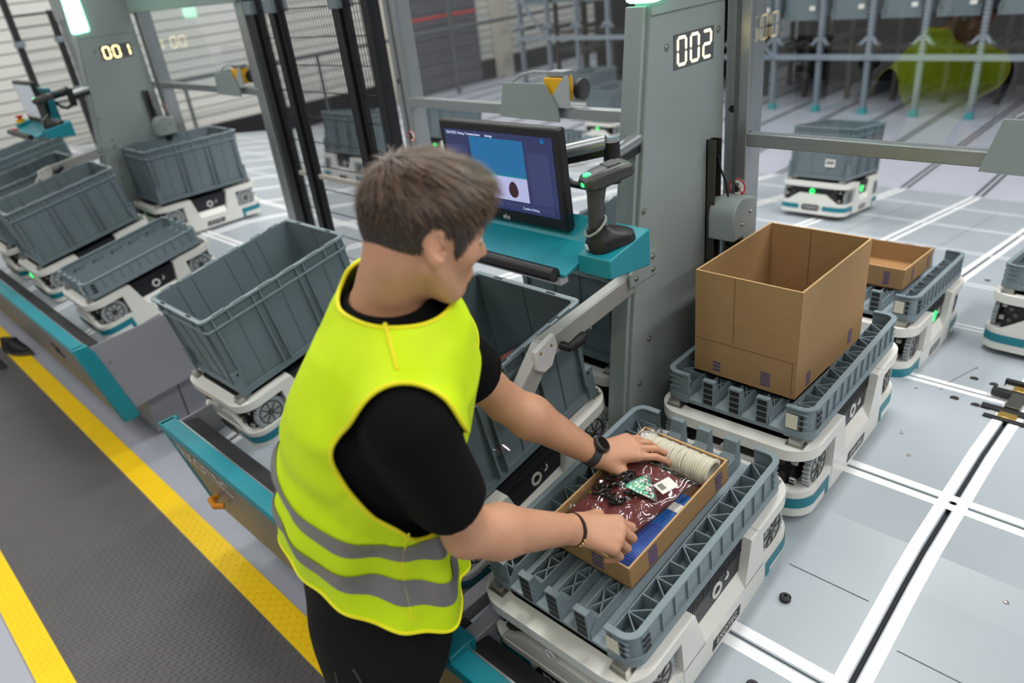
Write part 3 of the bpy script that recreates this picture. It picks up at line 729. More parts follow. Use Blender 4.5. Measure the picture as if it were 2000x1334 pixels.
tL = tote('empty grey tote on robot at left of the worker', rL)
tB = tote('grey tote holding bagged goods, below the grey arm beside the worker', rB)
tC = tote('grey tote with white barcode label against the grey column 002', rC, lab=(0.06, 0.10))
tF = tote('grey tote with white barcode label on ramp robot, beyond the cartons', rF, lab=(0.07, 0.08))
t1a = tote('empty grey tote above the green-lit robot at the first station', r1a)
t1f = tote('empty grey tote standing in front of column 001', r1f)
t1b = tote('grey tote directly below the grey arm of the first station', r1b)
t1l = tote('grey tote cut off by left picture edge below the small monitor', r1l)
tg = tote('grey tote seen through the black mesh gate', rg)
th_ = tote('grey tote seen through scratched screen left of the yellow sensor', rh)
ti = tote('grey tote behind the screen right of the yellow sensor, foremost', ri, lab=(-0.06, 0.09))
tk = tote('grey tote behind the screen right of the yellow sensor, rearmost', rk)
y1 = tray('grey slotted tray under the packed carton in front of worker', r1)
y3 = tray('grey slotted tray under the tall open carton', r3)
y2 = tray('grey slotted tray under the shallow empty carton', r2)
yR = tray('bare grey slotted tray cut off by right picture edge', rR)
y1d = tray('bare grey slotted tray at the first station', r1d)
yj = tray('bare grey slotted tray behind the screen above the monitor', rj)
for k in range(7):
    tote('grey tote stored on upper level of the right rack, bay %s from the right end' % ('one', 'two', 'three', 'four', 'five', 'six', 'seven')[k], None, (-1.05 - 0.53 * (k + 0.5), 8.93, 0.975), lab=(0.12, 0.10), detail=False)
for k in range(5):
    tote('grey tote stored on upper level of the far rack, bay %s' % ('one', 'two', 'three', 'four', 'five')[k], None, (-5.55 - 0.55 * (k + 0.5), 8.93, 1.31), detail=False)

# ================================================================== workstations
SEGY = M('display_segments', (255, 244, 210), 0.4, emit=(255, 226, 150), estr=3.2)
LAMPG = M('lamp_green', (150, 240, 195), 0.3, emit=(150, 255, 205), estr=3.5)
REDINK = M('red_print', (206, 50, 44), 0.5)
def digit(par, ch, y0, z0, w, h, x):
    th = w * 0.20; segs = {'a': (0, h / 2, 1), 'g': (0, 0, 1), 'd': (0, -h / 2, 1), 'f': (-w / 2, h / 4, 0), 'b': (w / 2, h / 4, 0), 'e': (-w / 2, -h / 4, 0), 'c': (w / 2, -h / 4, 0)}
    on = {'0': 'abcdef', '1': 'bc', '2': 'abged'}[ch]
    for s in on:
        cy, cz, hor = segs[s]
        L = (w if hor else h / 2) / 2 - 0.0015; q = th / 2
        poly = [(-L, 0), (-L + q, q), (L - q, q), (L, 0), (L - q, -q), (-L + q, -q)]
        if not hor: poly = [(b_, a_) for a_, b_ in poly]
        build(MB().prism([(y0 + cy + a_, z0 + cz + b_) for a_, b_ in poly], 'x', x, x + 0.0012), 'segment', SEGY, par, smooth=False)
def sticker(par, loc, r):
    s = build(MB().lathe([(r, 0.0), (r, 0.0006), (0, 0.0006)], 28, axis='y'), 'warning_sticker', WHITEP, par, loc, (0, 0, math.pi))
    # red ring, bar, black hand
    build(MB().lathe([(r * 0.98, 0.0006), (r * 0.98, 0.0010), (r * 0.80, 0.0010), (r * 0.80, 0.0006)], 28, axis='y', caps=False), 'red_ring', REDINK, s)
    build(MB().bar((-r * 0.6, 0.0010, -r * 0.6), (r * 0.6, 0.0010, r * 0.6), r * 0.14, 0.0006, up=(0, 1, 0)), 'red_bar', REDINK, s)
    hnd = MB().bar((0.05 * r, 0.0014, -0.5 * r), (0.05 * r, 0.0014, 0.0), 0.42 * r, 0.0006, up=(0, 1, 0))
    for k in range(4): hnd.bar((r * (-0.12 + 0.12 * k), 0.0014, 0.0), (r * (-0.2 + 0.17 * k), 0.0014, r * 0.5), 0.09 * r, 0.0006, up=(0, 1, 0))
    hnd.bar((-0.1 * r, 0.0014, -0.3 * r), (-0.42 * r, 0.0014, 0.05 * r), 0.1 * r, 0.0006, up=(0, 1, 0))
    build(hnd, 'hand_symbol', BLACKINK, s)
    return s
def bolt(par, loc, axis='x', r=0.006):
    b = MB().lathe([(r * 1.5, 0.0), (r * 1.5, 0.0015), (r, 0.0015), (r * 0.8, 0.005), (0, 0.0055)], 12, axis=axis)
    return build(b, 'bolt', STEEL, par, loc, (0, 0, math.pi) if axis == 'y' else None)

def station(dx, num, tagw):
    ox = (dx, 0, 0)
    # ---- column
    c = thing('workstation_column', 'grey sheet metal column showing lit number %s, %s' % (num, 'beside the tall carton' if dx == 0 else 'small and distant'), 'column', (dx, 0, 0))
    body = MB().prism([(1.36, 0.62), (1.414, 1.052), (1.522, 1.82), (1.55, 2.5), (1.84, 2.5), (1.86, 0.62)], 'x', -1.10, -1.05)
    build(body, 'column_panel', GREYSHEET, c, bevel=0.004)
    build(MB().prism([(1.345, 0.62), (1.40, 1.052), (1.508, 1.82), (1.522, 1.82), (1.414, 1.052), (1.36, 0.62)], 'x', -1.115, -1.062), 'front_lip', GREYSHEET, c, bevel=0.002)
    build(MB().prism([(1.515, 1.80), (1.55, 2.5), (1.84, 2.5), (1.843, 1.80)], 'x', -1.05, -1.046), 'upper_panel', GREYSHEET, c)
    disp = build(MB().bb((-1.05, 1.607, 1.665), (-1.0485, 1.790, 1.745)), 'display_window', M('display_window', (92, 96, 102), 0.25), c, smooth=False)
    for k, ch in enumerate(num): digit(disp, ch, 1.642 + 0.058 * k, 1.705, 0.036, 0.062, -1.0485)
    build(MB().prism([(1.505, 1.825), (1.59, 1.832), (1.585, 2.5), (1.53, 2.5)], 'x', -1.118, -1.030), 'status_lamp', LAMPG, c, bevel=0.012)
    for (y, z) in ((1.578, 1.722), (1.812, 1.732), (1.47, 1.35), (1.48, 0.98), (1.43, 0.86)): bolt(c, (-1.05, y, z))
    # sensor rail and housing
    build(MB().bb((-1.05, 1.765, 1.0), (-1.022, 1.768, 1.46)).bb((-1.05, 1.795, 1.0), (-1.022, 1.798, 1.46)).bb((-1.05, 1.765, 1.0), (-1.046, 1.798, 1.46)), 'sensor_rail', DSTEEL, c, smooth=False)
    prof = [(1.755, 1.185), (1.755, 1.25)] + [(1.80 - 0.045 * math.cos(a), 1.25 + 0.05 * math.sin(a)) for a in [R(v) for v in (20, 45, 70, 90)]] + [(1.875, 1.285), (1.875, 1.185)]
    hs = build(MB().prism(prof, 'x', -1.035, -0.955), 'sensor_housing', GREYSHEET, c, bevel=0.004)
    for (y, z) in ((1.80, 1.225), (1.845, 1.25)): bolt(hs, (-0.955, y, z), r=0.004)
    build(MB().lathe([(0.02, 1.150), (0.022, 1.17), (0.022, 1.19)], 18, (-0.99, 1.82, 0)), 'lens', BLACKP, hs)
    build(MB().tube([(-1.0, 1.80, 1.30), (-1.005, 1.795, 1.34), (-1.02, 1.79, 1.38), (-1.025, 1.785, 1.42)], 0.003, 8), 'cable', BLACKP, hs)
    # ---- folding arm
    a = thing('support_arm', 'bent grey metal arm reaching from %s toward the operator' % tagw, 'arm', (dx, 0, 0))
    br = build(MB().prism([(1.40, 1.165), (1.40, 1.20), (1.47, 1.235), (1.52, 1.235), (1.52, 1.165)], 'x', -1.052, -1.046), 'bracket', GREYSHEET, a)
    for (y, z) in ((1.50, 1.218), (1.50, 1.182), (1.425, 1.182)): bolt(br, (-1.046, y, z), r=0.005)
    build(MB().bar((-1.07, 1.50, 1.175), (-1.085, 1.085, 1.115), 0.035, 0.055), 'upper_arm', M('arm_grey', (168, 168, 164), 0.4, metal=0.3, var=0.04, scale=8), a, bevel=0.004)
    build(MB().bar((-1.085, 1.10, 1.125), (-1.09, 1.005, 1.02), 0.035, 0.055, up=(0, -1, 0.6)), 'lower_arm', M('arm_grey', (168, 168, 164)), a, bevel=0.004)
    hinge = build(MB().prism([(1.045, 1.085), (1.045, 1.135), (1.115, 1.155), (1.125, 1.12), (1.10, 1.075), (1.07, 1.068)], 'x', -1.075, -1.06), 'hinge_cover', M('cover_grey', (204, 204, 202), 0.45), a, bevel=0.003)
    for (y, z) in ((1.062, 1.125), (1.10, 1.13)): build(MB().lathe([(0.004, -1.06), (0.004, -1.0585), (0, -1.0585)], 10, (0, y, z), 'x'), 'rivet', BRASS, hinge)
    kn = MB().tube([(-1.06, 1.135, 1.115), (-1.035, 1.14, 1.112)], 0.011, 12); kn.tube([(-1.035, 1.14, 1.112), (-1.02, 1.16, 1.13), (-1.018, 1.175, 1.14)], [0.012, 0.014, 0.010], 10)
    build(kn, 'clamp_knob', BLACKP, a)
    # ---- monitor
    mo = thing('monitor', 'black touch monitor on %s %s' % (tagw, 'with blue picking screen' if dx == 0 else 'with pale blank screen'), 'monitor', (dx - 1.262, 1.19, 1.497), (R(3), 0, 0))
    W2, H2 = 0.197, 0.119
    build(MB().bb((-W2, 0.0, -H2), (W2, 0.028, H2)), 'housing', BLACKP, mo, bevel=0.006)
    build(MB().bb((-0.10, 0.028, -0.09), (0.10, 0.055, 0.07)), 'rear_box', BLACKP, mo, bevel=0.008)
    SCR = M('screen_navy', (18, 20, 34), 0.25, emit=(44, 52, 98), estr=0.75)
    if dx:
        build(MB().bb((-W2 + 0.018, -0.0012, -H2 + 0.03), (W2 - 0.018, 0.0, H2 - 0.02)), 'screen', M('screen_pale', (168, 176, 184), 0.25, emit=(160, 170, 180), estr=0.35), mo, smooth=False)
    else:
        s = build(MB().bb((-W2 + 0.018, -0.0012, -H2 + 0.03), (W2 - 0.018, 0.0, H2 - 0.02)), 'screen', SCR, mo, smooth=False)
        def r_(n, x0, x1, z0, z1, m, d=-0.0018): return build(MB().bb((x0, d, z0), (x1, -0.0011, z1)), n, m, s, smooth=False)
        BL = M('screen_blue', (8, 44, 66), 0.25, emit=(18, 108, 164), estr=0.8); LV = M('screen_lavender', (70, 70, 86), 0.25, emit=(188, 192, 236), estr=0.8)
        r_('picture_pane', -0.090, 0.088, 0.0, 0.085, BL); r_('info_pane', -0.090, 0.088, -0.062, -0.004, LV)
        r_('caption_strip', -0.090, 0.088, -0.004, 0.0, M('screen_teal', (10, 120, 140), 0.3, emit=(10, 120, 140), estr=0.6))
        PANE = M('screen_panel', (20, 24, 38), 0.25, emit=(52, 60, 108), estr=0.8)
        r_('side_pane', -0.165, -0.102, -0.062, 0.062, PANE); r_('side_pane', 0.100, 0.165, -0.062, 0.062, PANE); r_('footer_button', -0.165, 0.0, -0.085, -0.067, PANE); r_('footer_button', 0.004, 0.165, -0.085, -0.067, PANE)
        b_ = MB(); b_.prism([(0.04 + 0.0155 * math.cos(t_) * (1.0 - 0.15 * math.sin(t_)), -0.034 + 0.020 * math.sin(t_)) for t_ in [2 * math.pi * i / 16 for i in range(16)]], 'y', -0.0022, -0.0016)
        build(b_, 'product_image', M('screen_maroon', (74, 30, 44), 0.4), s, smooth=False)
        SW = M('screen_text', (190, 200, 230), 0.4, emit=(190, 200, 230), estr=0.6)
        fr = lambda x, z: frame((x, -0.002, z), (1, 0, 0), (0, 0, 1))
        text('EXOTEC', 'screen_text', s, 0.010, SW, fr(-0.150, 0.090)); text('Picking / Training Station', 'screen_text', s, 0.008, SW, fr(-0.088, 0.090)); text('Settings', 'screen_text', s, 0.008, SW, fr(-0.020, 0.090))
        text('2', 'screen_text', s, 0.042, M('screen_dark_text', (70, 74, 96), 0.4), fr(-0.040, -0.033)); text('Confirm Picking', 'screen_text', s, 0.008, SW, fr(0.09, -0.077)); text('Unload Bin', 'screen_text', s, 0.008, SW, fr(-0.09, -0.077))
        build(MB().lathe([(0.006, -0.002), (0.0, -0.002)], 14, (0.150, 0, 0.090), 'y'), 'user_icon', BL, s)
        text('elo', 'maker_mark', mo, 0.020, LETTER, frame((0.0, -0.0006, -0.108), (1, 0, 0), (0, 0, 1)))
    # ---- teal console
    cs = thing('teal_console', 'teal sheet metal console below the monitor of %s' % tagw, 'console', (dx, 0, 0))
    build(MB().prism([(1.085, 1.325), (1.085, 1.332), (1.20, 1.362), (1.24, 1.41), (1.25, 1.40), (1.21, 1.345)], 'x', -1.47, -0.985), 'tray_plate', TEAL, cs, bevel=0.002)
    build(MB().prism([(1.13, 1.323), (1.13, 1.366), (1.275, 1.392), (1.275, 1.305)], 'x', -0.985, -0.895), 'scanner_plinth', TEAL, cs, bevel=0.003)
    build(MB().prism([(1.13, 1.323), (1.13, 1.366), (1.275, 1.392), (1.275, 1.305)], 'x', -1.54, -1.47), 'left_plinth', TEAL, cs, bevel=0.003)
    build(MB().tube([(-1.46, 1.07, 1.335), (-1.0, 1.07, 1.335)], 0.016, 16), 'handle_bar', BLACKP, cs)
    build(MB().bb((-1.46, 1.075, 1.31), (-0.99, 1.10, 1.325)), 'edge_strip', ALU, cs)
    build(MB().prism([(1.235, 1.33), (1.30, 1.33), (1.30, 1.56), (1.275, 1.56)], 'x', -1.42, -1.16), 'back_plate', TEALD, cs, bevel=0.003)
    if dx:
        es = build(MB().lathe([(0.026, 0), (0.026, 0.02), (0.0, 0.02)], 18), 'stop_base', M('stop_yellow', (240, 190, 20), 0.5), cs, (-1.505, 1.16, 1.37))
        build(MB().lathe([(0.012, 0.02), (0.012, 0.03), (0.022, 0.034), (0.022, 0.042), (0.0, 0.046)], 18), 'stop_button', M('stop_red', (200, 36, 30), 0.4), es)
        build(MB().bb((-1.46, 1.085, 1.34), (-1.38, 1.10, 1.352)), 'red_strip', M('stop_red', (200, 36, 30)), cs)
    # monitor arms
    ar = thing('monitor_mount', 'jointed black and grey mount behind monitor of %s' % tagw, 'monitor mount', (dx, 0, 0))
    build(MB().tube([(-1.27, 1.26, 1.50), (-1.20, 1.30, 1.52), (-1.075, 1.365, 1.545)], 0.018, 14), 'inner_link', ALU, ar)
    build(MB().bar((-1.20, 1.30, 1.50), (-1.075, 1.365, 1.525), 0.02, 0.02), 'inner_cover', BLACKP, ar, bevel=0.004)
    build(MB().tube([(-1.065, 1.37, 1.548), (-1.065, 1.37, 1.45)], 0.020, 16), 'elbow_joint', BLACKP, ar)
    build(MB().tube([(-1.065, 1.37, 1.515), (-1.075, 1.55, 1.535)], 0.017, 14), 'outer_link', ALU, ar)
    build(MB().bar((-1.065, 1.37, 1.497), (-1.075, 1.55, 1.512), 0.022, 0.022), 'outer_cover', BLACKP, ar, bevel=0.004)
    build(MB().tube([(-1.19, 1.30, 1.485), (-1.15, 1.32, 1.45), (-1.11, 1.34, 1.44), (-1.075, 1.36, 1.455)], 0.009, 10), 'hose', BLACKP, ar)
    # ---- barcode scanner
    sc = thing('barcode_scanner', 'black handheld barcode scanner standing in its cradle at %s' % tagw, 'scanner', (dx - 0.942, 1.195, 1.376), (R(9), 0, R(-24)))
    sc.scale = (0.9, 0.9, 0.88)
    SG = M('scanner_body', (58, 58, 56), 0.38, var=0.04, scale=20)
    cr = MB(); 
    for k, (z, hx, hy, cy) in enumerate(((0.0, 0.040, 0.062, 0.0), (0.018, 0.040, 0.060, 0.0), (0.032, 0.036, 0.046, -0.008), (0.040, 0.030, 0.034, -0.016), (0.058, 0.026, 0.026, -0.026))):
        pts = rrect(hx, hy, min(hx, hy) * 0.85, 5, 0, cy); cr.v += [(p[0], p[1], z) for p in pts]
    n = 24
    for k in range(4): cr.f += [(k * n + i, k * n + (i + 1) % n, (k + 1) * n + (i + 1) % n, (k + 1) * n + i) for i in range(n)]
    cr.f += [tuple(range(n))[::-1], tuple(range(4 * n, 5 * n))]; cr.fm = [0] * len(cr.f)
    cd = build(cr, 'cradle', BLACKP, sc)
    cl = [(0.024 * math.cos(a_), -0.030 + 0.028 * math.sin(a_), 0.060 + 0.016 * math.sin(a_)) for a_ in [R(v) for v in range(0, 360, 18)]]
    build(MB().tube(cl, 0.0036, 8, closed=True), 'cradle_lip', M('lip_grey', (140, 146, 138), 0.4), cd)
    build(MB().bb((-0.010, -0.0632, 0.008), (0.004, -0.0615, 0.022)), 'cradle_mark', WHITEP, cd)
    hb = MB(); secs = []
    for (p, a_, b_) in (((0, -0.030, 0.03), 0.015, 0.019), ((0, -0.026, 0.07), 0.016, 0.020), ((0, -0.018, 0.11), 0.0165, 0.021), ((0, -0.010, 0.142), 0.018, 0.024), ((0, 0.0, 0.165), 0.022, 0.034)):
        secs.append([(p[0] + a_ * math.cos(t_), p[1] + b_ * math.sin(t_), p[2]) for t_ in [2 * math.pi * i / 20 for i in range(20)]])
    for s_ in secs: hb.v += s_
    for k in range(len(secs) - 1): hb.f += [(k * 20 + i, k * 20 + (i + 1) % 20, (k + 1) * 20 + (i + 1) % 20, (k + 1) * 20 + i) for i in range(20)]
    hb.f += [tuple(range(20))[::-1], tuple(range(80, 100))]; hb.fm = [0] * len(hb.f)
    build(hb, 'grip', SG, sc)
    hd = MB()
    secs = []
    for (y, hx, z0, z1) in ((-0.040, 0.022, 0.160, 0.182), (-0.030, 0.031, 0.152, 0.190), (0.0, 0.033, 0.148, 0.196), (0.04, 0.034, 0.152, 0.196), (0.07, 0.036, 0.154, 0.194), (0.078, 0.033, 0.157, 0.190)):
        secs.append([(hx * math.copysign(abs(math.cos(t_)) ** 0.6, math.cos(t_)), y, (z0 + z1) / 2 + (z1 - z0) / 2 * math.copysign(abs(math.sin(t_)) ** 0.7, math.sin(t_))) for t_ in [2 * math.pi * i / 24 for i in range(24)]])
    for s_ in secs: hd.v += s_
    for k in range(len(secs) - 1): hd.f += [(k * 24 + i, k * 24 + (i + 1) % 24, (k + 1) * 24 + (i + 1) % 24, (k + 1) * 24 + i) for i in range(24)]
    hd.f += [tuple(range(24))[::-1], tuple(range(120, 144))]; hd.fm = [0] * len(hd.f)
    h_ = build(hd, 'head', SG, sc)
    build(MB().lathe([(0.013, 0.0), (0.012, 0.003), (0.0, 0.004)], 16, (0, -0.022, 0.189)), 'status_light', GREENGLOW, h_)
    build(MB().bb((-0.006, -0.042, 0.166), (0.006, -0.0385, 0.174)), 'beep_light', GREENGLOW, h_)
    build(MB().bb((-0.02, 0.02, 0.194), (0.02, 0.055, 0.1975)), 'top_plate', BLACKP, h_, bevel=0.002)
    # ---- safety screens
    for side, x0, x1, lab in ((0, -2.46, -1.10, 'clear safety screen with metal rail left of %s' % ('the large column' if dx == 0 else 'the small distant column')), (1, -0.985, 0.9 if dx == 0 else 0.30, 'clear safety screen with metal rail right of %s' % ('the large column' if dx == 0 else 'the small distant column'))):
        g_ = thing('safety_screen', lab, 'screen', (dx, 0, 0))
        g_.location.z = -0.038 if (side == 1 and dx == 0) else 0.0
        build(MB().bb((x0, 1.877, 1.495), (x1, 1.883, 2.6)), 'pane', GLASS, g_, smooth=False)
        build(MB().bb((x0, 1.862, 1.462), (x1, 1.898, 1.498)), 'rail', ALU, g_, bevel=0.003)
        px = x0 - 0.035
        post = build(MB().bb((px - 0.035, 1.865, zd(1.9) - 0.02), (px + 0.035, 1.945, 2.6)), 'post', ALU, g_, bevel=0.004)
        build(MB().bb((px - 0.006, 1.863, zd(1.9)), (px + 0.006, 1.866, 2.6)), 'post_slot', M('slot_grey', (92, 96, 100), 0.5), post, smooth=False)
        build(MB().lathe([(0.010, 0.0), (0.010, 0.001), (0, 0.001)], 16, (px - 0.012, 1.8645, 1.56), 'y'), 'post_hole', BLACKINK, post)
        if side == 1: build(MB().bb((x1 - 0.04, 1.865, 0.0), (x1 + 0.04, 1.945, 2.6)), 'end_post', ALU, g_, bevel=0.004)
        sticker(post, (px + 0.012, 1.8645, 1.345), 0.027)
        # sensor bracket and yellow photo sensor on the rail
        bx = -1.78 if side == 0 else (-0.28 if dx == 0 else 0.0)
        k_ = build(MB().prism([(bx - 0.135, 1.46), (bx - 0.105, 1.575), (bx + 0.085, 1.575), (bx + 0.135, 1.50), (bx + 0.14, 1.455)], 'y', 1.838, 1.845), 'sensor_bracket', GREYSHEET, g_)
        build(MB().prism([(bx + 0.075, 1.50), (bx + 0.18, 1.50), (bx + 0.18, 1.60), (bx + 0.165, 1.60)], 'y', 1.848, 1.853), 'bracket_cheek', M('cheek_grey', (186, 190, 192), 0.4, metal=0.3), k_)
        build(MB().bb((bx + 0.07, 1.853, 1.515), (bx + 0.15, 1.91, 1.592)), 'yellow_sensor', M('sensor_yellow', (238, 178, 20), 0.5), k_, bevel=0.004)
        build(MB().bb((bx + 0.08, 1.86, 1.595), (bx + 0.155, 1.905, 1.61)), 'sensor_cap', ALU, k_)
        build(MB().lathe([(0.0, 0.0), (0.034, 0.002), (0.034, 0.018), (0.0, 0.02)], 20, (bx + 0.178, 1.905, 1.55), 'x'), 'sensor_lens', BLACKP, k_)
        build(MB().tube([(bx + 0.08, 1.885, 1.602), (bx + 0.0, 1.88, 1.605), (bx - 0.05, 1.875, 1.595), (bx - 0.085, 1.87, 1.575), (bx - 0.095, 1.862, 1.55)], 0.005, 8), 'sensor_cable', M('cable_grey', (160, 164, 166), 0.5), k_)
    if dx:
        h2 = thing('header_panel', 'grey header panel above the screens of station 001', 'panel', (dx, 0, 0))
        build(MB().bb((-2.5, 1.84, 1.90), (0.33, 1.86, 2.5)), 'header_sheet', GREYSHEET, h2, bevel=0.003)
    # ---- bench
    bx0, bx1 = (-2.52, 1.25) if dx == 0 else (-6.6 - dx, -3.50 - dx)
    bn = thing('picking_bench', 'low grey bench front with teal edge trim, %s' % ('beside the worker' if dx == 0 else 'at the first station'), 'bench', (dx, 0, 0))
    BG = M('bench_grey', (122, 120, 120), 0.4, metal=0.25, var=0.04, scale=6)
    build(MB().prism([(0.578, 0.598), (0.585, 0.60), (0.672, 0.20), (0.66, 0.20)], 'x', bx0 + 0.02, bx1 - 0.02), 'front_panel', BG, bn)
    build(MB().prism([(0.572, 0.596), (0.574, 0.622), (0.628, 0.622), (0.628, 0.606)], 'x', bx0, bx1), 'teal_trim', TEAL, bn, bevel=0.003)
    build(MB().bb((bx0, 0.628, 0.60), (bx1, 0.636, 0.614)), 'inner_edge', ALU, bn)
    build(MB().prism([(0.636, 0.60), (0.70, 0.585), (0.70, 0.50), (0.636, 0.5)], 'x', bx0 + 0.02, bx1 - 0.02), 'rubber_strip', BLACKR, bn)
    for (e, s) in ((bx0, 1), (bx1, -1)):
        build(MB().prism([(0.570, 0.622), (0.640, 0.622), (0.640, 0.60), (0.655, 0.58), (0.735, 0.20), (0.70, 0.185), (0.655, 0.195)], 'x', e - s * 0.012, e + s * 0.02), 'end_cap', TEAL, bn, bevel=0.006)
        pl = build(MB().prism([(0.645, 0.60), (1.38, zd(1.38) + 0.035), (1.38, 0.30), (0.73, 0.235)], 'x', e + s * 0.005, e + s * 0.012), 'end_panel', M('panel_lilac_grey', (150, 151, 158), 0.4, metal=0.2, var=0.03, scale=6), bn)
        for (y, z) in ((0.70, 0.50), (0.755, 0.27)): build(MB().lathe([(0.006, 0.0), (0.005, 0.003), (0, 0.003)], 10, axis='x'), 'panel_bolt', STEEL, pl, (e + (s * 0.005 if s > 0 else -0.005), y, z), (0, 0, math.pi if s > 0 else 0))
    build(MB().bb((bx0 + 0.08, 0.80, 0.02), (bx1 - 0.08, 1.38, 0.33)), 'base_box', M('panel_lilac_grey', (150, 151, 158)), bn)
    build(MB().bb((bx1 - 0.0795 if dx else bx0 + 0.0785, 0.96, 0.03), (bx1 - 0.0785 if dx else bx0 + 0.0795, 0.966, 0.33)), 'base_seam', DARKSLOT, bn)
    if dx == 0:
        v = Vector((0.0, 0.082, -0.40)).normalized()
        text('EXOTEC', 'bench_lettering', bn, 0.105, M('faint_letters', (214, 214, 212), 0.4), frame((-2.27, 0.5930, 0.515), (1, 0, 0), -v), ext=0.0003, shear=0.1)
        oh = build(MB().tube([(-2.36, 0.625, 0.33), (-2.35, 0.60, 0.34), (-2.31, 0.595, 0.335), (-2.29, 0.62, 0.33)], 0.012, 10), 'orange_handle', M('orange_plastic', (226, 140, 20), 0.5), bn)
        for x in (-1.06, -0.98): build(MB().bb((x - 0.02, 0.66, 0.56), (x + 0.02, 1.2, 0.605)), 'guide_rail', M('panel_lilac_grey', (150, 151, 158)), bn, bevel=0.003)
        build(MB().bb((-1.08, 0.575, 0.60), (-0.94, 0.65, 0.64)), 'teal_step', TEALD, bn, bevel=0.003)
    else:
        b_ = MB()
        for k in range(2): b_.bb((-0.01 + 0.025 * k, -0.002, -0.05), (-0.004 + 0.025 * k, 0.0, 0.05))
        for z in (0.47, 0.43): build(MB().bar((-4.10 - dx, 0.604 + (0.47 - z) * 0.2, z), (-3.95 - dx, 0.604 + (0.47 - z) * 0.2, z), 0.012, 0.004), 'vent_slot', DARKSLOT, bn)
station(0.0, '002', 'the station in front of the worker')
station(-4.0, '001', 'the distant station behind the mesh gate')

# ================================================================== cartons and goods
def open_carton(name, label, m4, w, l, h, th=0.004, marks=()):
    t = thing(name, label, 'carton', m4.translation, m4.to_euler())
    build(MB().bb((-w / 2, -l / 2, 0), (w / 2, l / 2, th)), 'bottom', CARDIN, t, smooth=False)
    for (n, lo, hi) in (('near_side', (-w / 2, -l / 2, 0), (w / 2, -l / 2 + th, h)), ('far_side', (-w / 2, l / 2 - th, 0), (w / 2, l / 2, h)), ('long_side', (-w / 2, -l / 2 + th, 0), (-w / 2 + th, l / 2 - th, h)), ('long_side', (w / 2 - th, -l / 2 + th, 0), (w / 2, l / 2 - th, h))):
        o = build(MB().bb(lo, hi), n, CARD, t, smooth=False)
        build(MB().bb((lo[0], lo[1], h), (hi[0], hi[1], h + 0.0006)), 'cut_edge', CARDEDGE, o, smooth=False)
    for (face, c, z0, z1, wd, k) in marks:
        b = MB(); n = k
        for i in range(n):
            za = z0 + (z1 - z0) * i / n; zb = za + (z1 - z0) / n * 0.62
            if face == 'near': b.bb((c - wd / 2, -l / 2 - 0.0006, za), (c + wd / 2, -l / 2 + 0.0002, zb))
            else: b.bb((w / 2 - 0.0002, c - wd / 2, za), (w / 2 + 0.0006, c + wd / 2, zb))
        build(b, 'printed_bars', PURPLE, t, smooth=False)
    return t
def on(base, x, y, z, yaw=0):
    return Matrix.Translation(base.location) @ Euler(base.rotation_euler).to_matrix().to_4x4() @ Matrix.Translation((x, y, z)) @ Matrix.Rotation(yaw, 4, 'Z')
# tall carton
w, l, h = 0.282, 0.40, 0.295
bc = open_carton('tall_carton', 'tall open brown carton standing on the middle tray', on(y3, -0.012, -0.02, 0.0525, R(-2)), w, l, h, 0.005,
                 (('near', -0.075, 0.018, 0.050, 0.022, 3), ('near', 0.062, 0.018, 0.060, 0.026, 6), ('right', -0.13, 0.015, 0.055, 0.024, 4), ('right', 0.12, 0.02, 0.065, 0.024, 6)))
ln = M('carton_crease', (112, 84, 52), 0.85)
for (lo, hi) in (((-0.001 - 0.03, -l / 2 - 0.0005, 0.115), (0.0005 - 0.03, -l / 2 + 0.001, h)), ((w / 2 - 0.012, -l / 2 - 0.0005, 0.0), (w / 2 - 0.0105, -l / 2 + 0.001, 0.10))):
    build(MB().bb(lo, hi), 'crease', ln, bc, smooth=False)
build(MB().bb((-w / 2 + 0.006, -l / 2 - 0.0005, 0.1035), (w / 2 - 0.006, -l / 2 + 0.001, 0.105)), 'crease', ln, bc, smooth=False)
build(MB().bb((-0.02, l / 2 - 0.006, 0.0), (-0.0185, l / 2 - 0.0045, h)).bb((0.05, l / 2 - 0.0065, 0.0), (0.10, l / 2 - 0.005, 0.06)), 'inner_flap', ln, bc, smooth=False)
# shallow carton on tray 2
sc2 = open_carton('shallow_carton', 'shallow empty brown carton behind the tall one', on(y2, -0.02, 0.0, 0.0525, R(-1)), 0.27, 0.31, 0.072, 0.004,
                  (('near', 0.08, 0.012, 0.06, 0.02, 6), ('right', -0.06, 0.01, 0.06, 0.02, 5), ('right', 0.11, 0.01, 0.06, 0.018, 5)))
